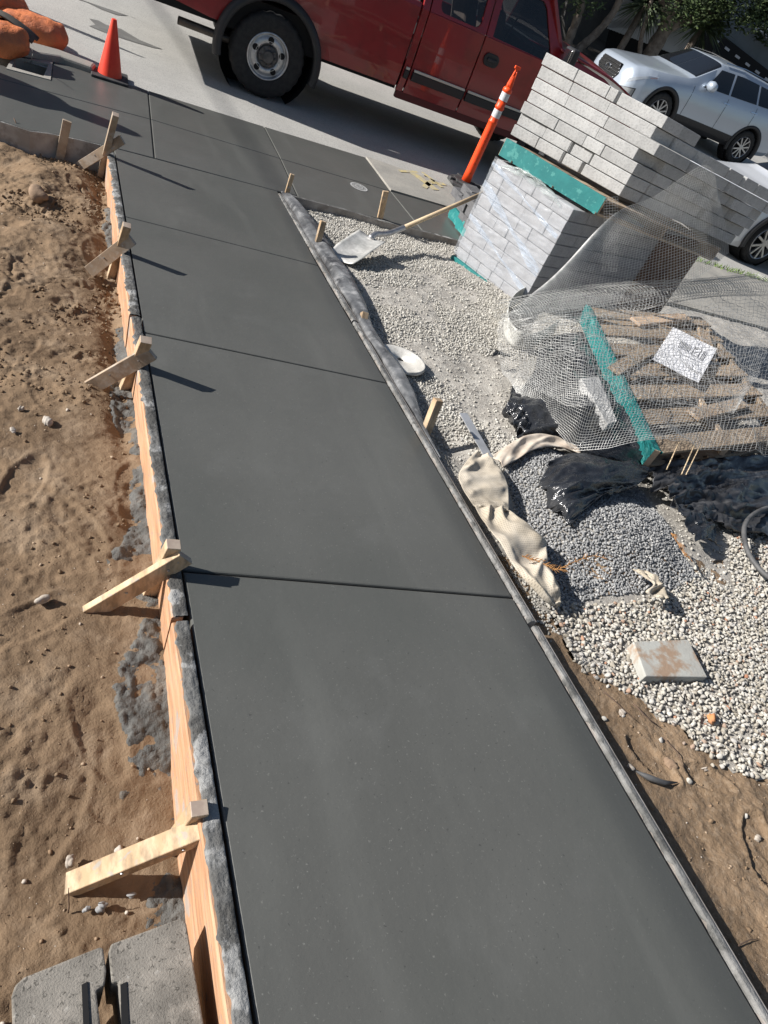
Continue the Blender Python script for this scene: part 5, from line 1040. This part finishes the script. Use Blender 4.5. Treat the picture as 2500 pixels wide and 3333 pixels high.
for x,y,sd_ in ((0,.0,-1),(3.68,.0,-1),(0,1.92,1),(3.68,1.92,1)): wheel(TK,(x,y,.385),.385,.212,.25,m_alloy,'steel',side=sd_)
local(TK)
# ---- generic car
def lerp(a,b,t): return a+(b-a)*t
def car(name,label,cat,origin,stn,m,hubs,R_,rr,wrad,hw_w,glass,yaw=0.,seed=0):
    T=thing(name,label,cat,origin,rot=(0,0,yaw)); st=sorted(stn)
    def at_s(s):
        ks=[k[0] for k in st]
        if s<=ks[0]: return st[0][1:]
        for i in range(len(st)-1):
            if s<=ks[i+1]:
                f=(s-ks[i])/(ks[i+1]-ks[i]); f=f; return tuple(lerp(a,b,f) for a,b in zip(st[i][1:],st[i+1][1:]))
        return st[-1][1:]
    def sec(s):
        zb,zbelt,zt,hw,ht=at_s(s); zm=(zb+zbelt)/2
        return [(0,zb),(hw*.90,zb),(hw*.985,zb+.10),(hw,zm+.02),(hw*.995,zbelt-.14),(hw*.955,zbelt),(ht+.02,lerp(zbelt,zt,.86)),(ht*.93,lerp(zbelt,zt,.965)),(ht*.6,lerp(zbelt,zt,.995)),(0,zt)]
    NS=90; s0,s1=st[0][0],st[-1][0]; rings=[]
    for i in range(NS+1):
        s=lerp(s0,s1,i/NS); h=sec(s); ring=[(s,-y,z) for y,z in h]+[(s,y,z) for y,z in h[-2:0:-1]]; rings.append(ring)
    n=len(rings[0]); mb=MB(); 
    for r_ in rings: mb.v+=r_
    for i in range(NS):
        for k in range(n): mb.f.append((i*n+k,i*n+(k+1)%n,(i+1)*n+(k+1)%n,(i+1)*n+k)); mb.mi.append(0)
    mb.f+=[tuple(range(n-1,-1,-1)),tuple(NS*n+k for k in range(n))]; mb.mi+=[0,0]
    body=mb.build('body',m,T,smooth=True)
    cm=MB(); hwm=max(k[4] for k in st)
    for hs in hubs: 
        for sg_ in (-1,1): cm.lathe([(wrad,-.28),(wrad,.3)],40,frame4((hs,sg_*(hwm-.05),R_),(0,sg_,0)))
    cut=cm.build('cut',m_dark); cut.parent=T; local(T); 
    x=body.modifiers.new('x','BOOLEAN'); x.object=cut; x.operation='DIFFERENCE'; x.solver='EXACT'
    bpy.context.view_layer.update(); me=bpy.data.meshes.new_from_object(body.evaluated_get(bpy.context.evaluated_depsgraph_get())); body.modifiers.clear(); body.data=me; bpy.data.objects.remove(cut)
    me.polygons.foreach_set('use_smooth',np.ones(len(me.polygons),dtype=bool)); em=body.modifiers.new('e','EDGE_SPLIT'); em.split_angle=math.radians(32)
    def surf(s,t,side=-1,off=.004):
        """t 0..9 along the section"""
        h=sec(s); i=min(int(t),8); f=t-i; y=lerp(h[i][0],h[i+1][0],f); z=lerp(h[i][1],h[i+1][1],f); dy=h[i+1][0]-h[i][0]; dz=h[i+1][1]-h[i][1]; L_=math.hypot(dy,dz)+1e-9; ny,nz_=dz/L_,-dy/L_
        if ny<0 and t<5: ny,nz_=-ny,-nz_
        if nz_<0 and t>=5: ny,nz_=-ny,-nz_
        return Vector((s,side*(y+ny*off),z+nz_*off))
    def patch_(nm,fs,ft,nu,nv,mm,off=.004,side=-1,parent=T):
        """fs(u,v), ft(u,v)"""
        mb=MB(); mb.grid(lambda u,v:surf(fs(u,v),ft(u,v),side,off),nu,nv); return mb.build(nm,mm,parent,smooth=True)
    for side in (-1,1):
        for (nm,a0,a1,b0,b1) in glass: patch_(nm,lambda u,v:lerp(lerp(a0,a1,u),lerp(b0,b1,u),v),lambda u,v:5.12+.78*v,14,5,m_glass2,.006,side)
        for hs in hubs:
            mb=MB(); n_=26; vs=[]
            for k in range(n_+1):
                a=math.radians(-18+216*k/n_); 
                for q,yy_ in ((wrad-.012,hwm-.10),(wrad-.008,hwm+.008),(wrad+.055,hwm+.006),(wrad+.06,hwm-.03)): vs.append((hs+q*math.cos(a),side*yy_,R_+q*math.sin(a)))
            mb.add(vs,[(i*4+k,i*4+k+1,(i+1)*4+k+1,(i+1)*4+k) for i in range(n_) for k in range(3)]); mb.build('wheel_arch',m_blk,T,smooth=True)
            mb=MB(); mb.lathe([(wrad-.01,0),(wrad-.01,-.26),(.001,-.26)],30,frame4((hs,side*(hwm-.06),R_),(0,side,0)),caps=False); mb.build('wheel_well',m_dark,T)
            wheel(T,(hs,side*(hwm-.02),R_),R_,rr,.22,m_alloy,'spoke',side=side,n=60)
    T['_']=0; del T['_']
    return T,surf,patch_,at_s
suv_st=[(0.,.36,.60,.70,.58,.50),(.04,.32,.66,.80,.70,.55),(.14,.26,.76,.92,.84,.64),(.40,.24,.86,.98,.92,.74),(1.0,.25,.96,1.06,.94,.80),(1.45,.26,1.03,1.13,.94,.80),(1.62,.27,1.04,1.20,.94,.78),(2.22,.28,1.06,1.60,.94,.66),(2.9,.28,1.10,1.66,.94,.67),(3.8,.28,1.17,1.64,.94,.65),(4.4,.32,1.24,1.56,.92,.62),(4.66,.36,1.22,1.36,.90,.66),(4.80,.42,1.0,1.10,.84,.66)]
SV,sf,pa,ats=car('suv','silver family SUV parked across the street, facing left','suv',(10.72,14.62,.375),suv_st,m_silver,(1.05,3.80),.365,.235,.43,.94,[('front_side_window',1.86,2.62,2.22,2.62),('rear_side_window',2.68,3.50,2.68,3.42),('quarter_window',3.56,4.28,3.48,4.12)],yaw=-.0275)
for sd_ in (-1,1): pa('windscreen',lambda u,v:lerp(1.60,2.18,u),lambda u,v:6.35+2.64*v,12,10,m_glass2,.008,sd_)
for sd_ in (-1,1):
    hl=pa('headlight',lambda u,v:.05+.60*u,lambda u,v:4.35+.50*u+(.55-.35*u)*v,10,4,m_lens,.012,sd_); pa('headlight_reflector',lambda u,v:.07+.54*u,lambda u,v:4.4+.47*u+(.45-.3*u)*v,10,4,m_chrome,.004,sd_,parent=hl); pa('turn_signal',lambda u,v:.46+.16*u,lambda u,v:4.72+.12*u+.1*v,4,2,mat('amber',(.55,.08,.02),rough=.3),.009,sd_,parent=hl)
    fl_=pa('fog_light',lambda u,v:.03+.20*u,lambda u,v:2.2+.9*v,5,4,m_lens,.016,sd_); pa('fog_surround',lambda u,v:.01+.25*u,lambda u,v:2.05+1.2*v,5,4,m_blk,.006,sd_,parent=fl_)
    pa('lower_cladding',lambda u,v:1.5+1.86*u,lambda u,v:1.0+1.35*v,10,4,m_blk,.006,sd_)
    for s_,nm in ((2.55,'door_handle'),(3.42,'door_handle')): pa(nm,lambda u,v:s_+.20*u,lambda u,v:4.25+.14*v,6,2,m_chrome,.018,sd_)
    for s_ in (1.62,2.66,3.56): pa('door_seam',lambda u,v:s_+.010*u+(.22*max(0,(2.2-v*2.6)) if s_==3.56 else 0)*0,lambda u,v:2.0+3.0*v,1,8,m_dark,.003,sd_)
    pa('roof_rail',lambda u,v:2.3+1.9*u,lambda u,v:6.9+.15*v,10,1,m_chrome,.04,sd_)
    m_=MB(); c_=sf(1.98,5.15,sd_,.12); m_.lathe([(.03,-.12),(.085,-.09),(.105,0),(.085,.09),(.03,.12)],20,frame4(c_,(0,1,.1))); m_.build('wing_mirror',m_silver,SV,smooth=True)
mb=MB(); gp_=[(-.44,.66),(-.36,.84),(.36,.84),(.44,.66),(.30,.50),(-.30,.50)]; mb.add([(-.012,y,z) for y,z in gp_]+[(.05,y,z) for y,z in gp_],[tuple(range(6))]+[(i,(i+1)%6,6+(i+1)%6,6+i) for i in range(6)]); g_=mb.build('grille',m_dark,SV)
for z_,w_ in ((.555,.33),(.615,.38),(.675,.42),(.735,.40),(.795,.37)): mb=MB(); mb.box((-.02,0,z_),(.02,w_*2,.022)); mb.build('grille_bar',m_chrome,g_,bevel=.004)
mb=MB(); K=30; mb.tube([Vector((-.045,.085*math.cos(2*math.pi*k/K),.69+.05*math.sin(2*math.pi*k/K))) for k in range(K+1)],.007,6)
for q in (-.030,.030): mb.beam((-.045,q-.012,.655),(-.045,q+.012,.725),.016,.008,(0,1,0))
mb.beam((-.045,-.034,.683),(-.045,.034,.697),.014,.008,(0,0,1)); mb.build('emblem',m_chrome,g_,smooth=False)
mb=MB(); mb.box((0,0,.33),(.10,1.0,.10)); mb.build('lower_grille',m_blk,SV,bevel=.02)
local(SV)
se_st=[(0.,.26,.50,.58,.55,.46),(.05,.20,.58,.68,.68,.50),(.16,.17,.66,.78,.80,.58),(.45,.16,.76,.86,.87,.66),(1.0,.17,.84,.93,.90,.72),(1.35,.18,.90,1.0,.90,.72),(1.5,.18,.92,1.05,.90,.70),(2.2,.18,.94,1.42,.90,.56),(2.8,.18,.97,1.46,.90,.56),(3.6,.2,1.02,1.40,.90,.54),(4.2,.22,1.04,1.12,.88,.6),(4.7,.3,.95,1.02,.80,.6)]
SE,sf2,pa2,_=car('white_car','white car behind the paver stack, one headlight and front wheel showing','car',(8.50,8.30,-.012),se_st,m_white,(.98,3.68),.335,.235,.39,.90,[('front_side_window',1.82,2.7,2.2,2.7),('rear_side_window',2.78,3.7,2.78,3.55)],yaw=-.0275)
for sd_ in (-1,1):
    pa2('windscreen',lambda u,v:lerp(1.50,2.16,u),lambda u,v:6.35+2.64*v,12,10,m_glass2,.008,sd_)
    hl=pa2('headlight',lambda u,v:.06+.62*u,lambda u,v:4.15+.62*u+(.75-.6*u)*v,10,5,m_lens,.012,sd_); pa2('headlight_reflector',lambda u,v:.09+.54*u,lambda u,v:4.25+.55*u+(.6-.5*u)*v,10,4,m_chrome,.003,sd_,parent=hl)
    c_=sf2(.22,4.6,sd_,.004); d_=(sf2(.22,4.6,sd_,.02)-c_).normalized(); mm_=MB(); mm_.lathe([(.045,.0),(.040,.006),(.02,.0)],20,frame4(c_,d_),caps=False); mm_.build('lamp_bowl',m_blk,hl)
    c_=sf2(.12,2.6,sd_,.0); d_=(sf2(.12,2.6,sd_,.02)-c_).normalized(); fl_=pa2('fog_surround',lambda u,v:.02+.34*u,lambda u,v:2.1+1.0*v*(1-.7*u),6,3,m_blk,.006,sd_); mm_=MB(); mm_.lathe([(.05,.005),(.05,.02),(.04,.024),(.001,.022)],24,frame4(c_,d_),caps=False); mm_.build('fog_light',m_lens,fl_,smooth=True)
local(SE)
# weeds along the old sidewalk's edge
r_=random.Random(5); mb=MB()
for i in range(900):
    u=r_.random(); x=7.6+4.5*u; y=6.84+r_.gauss(0,.05)+.0*u; h_=r_.uniform(.01,.06); a=r_.uniform(0,6.28); p=Vector((x,y,.0)); q=p+Vector((math.cos(a)*h_*.7,math.sin(a)*h_*.7,h_)); s_=Vector((-math.sin(a),math.cos(a),0))*.006; mb.add([p-s_,p+s_,q],[(0,1,2)])
o=mb.build('weeds',m_grass); tag(o,'low green weeds growing along the gutter beside the white car','weeds',kind='stuff')
# ================================================================ FAR SIDE OF THE STREET
def wallp(name,label,pts,Y,th,m,cat='wall'):
    P=[aty(x,y,Y) for x,y in pts]; mb=MB(); n=len(P); mb.add(P+[p+Vector((0,th,0)) for p in P],[tuple(range(n)),tuple(range(2*n-1,n-1,-1))]+[(i,(i+1)%n,n+(i+1)%n,n+i) for i in range(n)]); o=mb.build(name,m); tag(o,label,cat); return o
mb=MB(); mb.box((22,27,4.5),(70,.4,11)); tag(mb.build('house_wall',m_wallg),'dark shaded house wall behind the trees across the street','wall')
mb=MB(); mb.box((19.0,24.6,6),(12,3,9)); 
bw=aty(2290,140,23); mb=MB(); mb.box((bw.x+7,24.5,bw.z+2.5),(16,3,9)); H_=thing('house','blue-grey stucco house wall at the top right','house',(bw.x+7,24.5,.8)); mb.build('wall',m_wallb,H_)
a,b=aty(2340,140,22.7),aty(2500,262,22.7); d_=(b-a).normalized(); mb=MB(); mb.beam(a-d_*1.2,b+d_*4,.45,.10,(0,0,1)); mb.build('stair_skirt',m_dark,H_)
for k in range(9):
    q=a+d_*(k*.62-.2); mb=MB(); mb.beam(q-d_*.12,q+d_*.12,.07,.14,(0,0,1)); mb.build('stair_bracket',m_latt,H_)
# white roof edge corner far top right
q0,q1=aty(2470,85,22.6),aty(2560,160,22.6); mb=MB(); mb.beam(q0,q1,.25,.2,(0,0,1)); mb.build('white_fascia',m_latt,H_)
wallp('garage_wall','plain grey wall panel behind the leaning trunks',[(1835,60),(1870,-60),(2050,-60),(1905,170),(1850,150)],20.5,.2,mat('shade_panel',(.10,.10,.095),(.07,.07,.07),scale=2,rough=.9))
# lattice
LT=thing('lattice_fence','dark fence with a diagonal white lattice panel behind the trees','fence',aty(2080,120,19.6))
def lat(P00,P10,P11,P01,nn_,w_=.035):
    f=net([[P00,P01],[P10,P11]]); mb=MB()
    for fam in (0,1):
        for k in range(-nn_,nn_+1):
            c_=k/nn_; pts_=[]
            u0=max(0,c_) if fam==0 else max(0,c_); 
            if fam==0: a_=(max(0,c_),max(0,-c_)); b_=(min(1,1+c_),min(1,1-c_))
            else: a_=(max(0,c_),1-max(0,-c_)); b_=(min(1,1+c_),1-min(1,1-c_))
            A_,B_=f(*a_),f(*b_)
            if (B_-A_).length>.02: mb.beam(A_+Vector((0,.01*fam,0)),B_+Vector((0,.01*fam,0)),w_,.008,(B_-A_).cross(Vector((0,1,0))))
    return mb
k=.42194; zq=lambda x,y:aty(1800+x*k,y*k,19.6)
lat(zq(420,215),zq(1000,440),zq(1130,200),zq(545,0),26).build('lattice_panel',m_latt,LT)
mb=MB(); P=[zq(380,500),zq(1100,700),zq(1330,210),zq(520,-80)]; mb.add([p+Vector((0,.08,0)) for p in P],[(0,1,2,3)]); mb.build('dark_backing',m_dark,LT); mb=MB(); mb.beam(zq(545,-5),zq(1010,240),.10,.05,(0,0,1)); mb.build('top_rail',m_latt,LT)
def leafball(mb,c_,R_,n,ln,wd,r_,flat=.7,spiky=False):
    for i in range(n):
        d=Vector((r_.gauss(0,1),r_.gauss(0,1),r_.gauss(0,1))).normalized(); q=R_*(r_.random()**.45); p=c_+Vector((d.x*q,d.y*q,d.z*q*flat)); a=Vector((r_.gauss(0,1),r_.gauss(0,1),r_.gauss(0,.7))).normalized(); s_=a.orthogonal().normalized()*wd*r_.uniform(.6,1.2); e=a*ln*r_.uniform(.6,1.3); mb.add([p-s_*.3,p+e*.5-s_,p+e,p+e*.5+s_],[(0,1,2,3)])
def tree(label,trunks,clumps,seed,group='trees across the street'):
    r_=random.Random(seed); T=thing('tree',label,'tree',trunks[0][0][0],group)
    for pts_,r0,r1 in trunks:
        P=smooth_path(pts_,6); mb=MB(); n=len(P); mb.tube(P,[lerp(r0,r1,i/(n-1))*(1+.08*math.sin(i*1.7)) for i in range(n)],12); mb.build('trunk' if pts_ is trunks[0][0] else 'limb',m_bark,T,smooth=True)
    mb=MB()
    for c_,R_,n in clumps: 
        for j in range(9):
            d=Vector((r_.gauss(0,1),r_.gauss(0,1),r_.gauss(0,.8))).normalized()*R_*.62; leafball(mb,c_+d,R_*.46,n//9,.15,.030,r_)
    mb.build('crown',m_leaf,T); return T
Y1=18.6; z_=lambda x,y,Y=Y1:aty(1800+x*k,y*k,Y)
tree('slender twin-stemmed tree with pale bark beside the pickup hood',[([z_(105,420),z_(120,320),z_(185,150),z_(235,0),z_(280,-160)],.13,.08),([z_(150,430),z_(205,370),z_(330,260),z_(470,90),z_(560,-120)],.12,.08)],[(z_(250,-330),1.3,900),(z_(480,-380),1.4,900)],1)
tree('thick forking tree behind the silver SUV',[([z_(690,560),z_(760,400),z_(870,210),z_(880,120),z_(840,-60)],.24,.13),([z_(850,240),z_(960,180),z_(1120,130),z_(1250,80),z_(1400,30)],.15,.07),([z_(880,140),z_(960,40),z_(1000,-100)],.12,.07),([z_(660,560),z_(680,300),z_(730,130),z_(770,-40)],.07,.05)],[(z_(1000,-130),1.5,1500),(z_(1250,20,18.2),1.0,1800),(z_(1500,30,18),1.15,2600),(z_(1620,150,18),.7,1300),(z_(1300,-160,18),1.4,1500),(z_(1650,-80,18),1.3,1700)],2)
for lb,cx_,cy_,sc_ in (('spiky yucca head in front of the lattice right side',1160,190,.95),('spiky yucca head at the top edge above the lattice',720,30,.8)):
    c_=z_(cx_,cy_,18.9); T=thing('yucca',lb,'yucca',c_,'spiky yuccas'); r_=random.Random(cx_); mb=MB()
    for i in range(260):
        d=Vector((r_.gauss(0,1),r_.gauss(0,1),r_.gauss(0,1)+.1)).normalized(); L_=sc_*r_.uniform(.7,1.1); s_=d.orthogonal().normalized()*.022; e=c_+d*L_+Vector((0,0,-.14*L_)); m1=c_+d*L_*.5; mb.add([c_-s_*.5,m1-s_,e,m1+s_,c_+s_*.5],[(0,1,2,3,4)])
    mb.build('leaves',m_leafd,T); mb=MB(); mb.tube([c_,c_+Vector((-.1,0,-1.2)),Vector((c_.x-.2,c_.y,.8))],[.09,.10,.12],10); mb.build('stem',m_bark,T,smooth=True)
# tall crowns on the sun side, out of frame, that shade the far yard
r_=random.Random(9)
for i,(x,y,zc) in enumerate(((2.,21.,5.2),(7.,22.,5.6),(11.5,22.5,5.8))):
    T=thing('tree',['leafy street tree left of the frame across the street','leafy street tree hidden above the pickup cab','leafy street tree above the frame behind the slender tree'][i],'tree',(x,y,.8),'trees across the street'); mb=MB(); mb.tube([(x,y,.8),(x+.1,y,3),(x,y+.1,zc)],[.22,.17,.10],10); mb.build('trunk',m_bark,T,smooth=True); mb=MB()
    for j in range(16): leafball(mb,Vector((x+r_.gauss(0,1.2),y+r_.gauss(0,.9),zc+r_.gauss(0,.9))),1.1,220,.26,.07,r_)
    mb.build('crown',m_leaf,T)
# unseen stand-ins left of the frame, added for shadows falling into it

# drum and second post are guessed objects, added to cast their shadows
def copy_tree(o,par=None):
    c_=o.copy(); C.objects.link(c_)
    if par is not None: c_.parent=par
    for ch in list(o.children): copy_tree(ch,c_)
    return c_
dl=bpy.data.objects['delineator_post']; hs=Vector((-math.cos(_az),math.sin(_az),0))/math.tan(_el)
tipp=at(418,160,0); d2=copy_tree(dl); d2.location=tipp+hs*1.17; d2.location.z=0; d2['label']='guessed unseen delineator post added left of the frame for its shadow'
tipp=at(458,444,0); q=tipp+hs*1.12
T=thing('shadow_drum','made-up unseen orange drum added left of the frame to cast the sidewalk shadow','drum',(q.x,q.y,0))
mb=MB(); mb.lathe([(.30,0),(.29,.04),(.26,.05),(.25,.35),(.235,.36),(.225,.60),(.19,.72),(.10,.80),(.07,.84)],32); mb.build('drum_body',m_delin,T,smooth=True)
mb=MB(); mb.lathe([(.07,.80),(.10,.88),(.09,1.0),(.05,1.09),(.01,1.12)],20); mb.build('shadow_drum_top',m_delin,T,smooth=True)
mb=MB(); mb.lathe([(.258,.14),(.254,.27)],32,caps=False); mb.build('reflective_band',m_refl,T,smooth=True); local(T)
A_,B_=at(600,150,0),at(905,610,0); dd=(B_-A_); mb=MB(); mb.tube([A_-dd*6+SUN*16,A_+SUN*16,B_+SUN*16,B_+dd*4+SUN*16],.017,8); tag(mb.build('overhead_cable',m_blk),'dark overhead utility cable high above the street, casting a soft shadow line','cable')
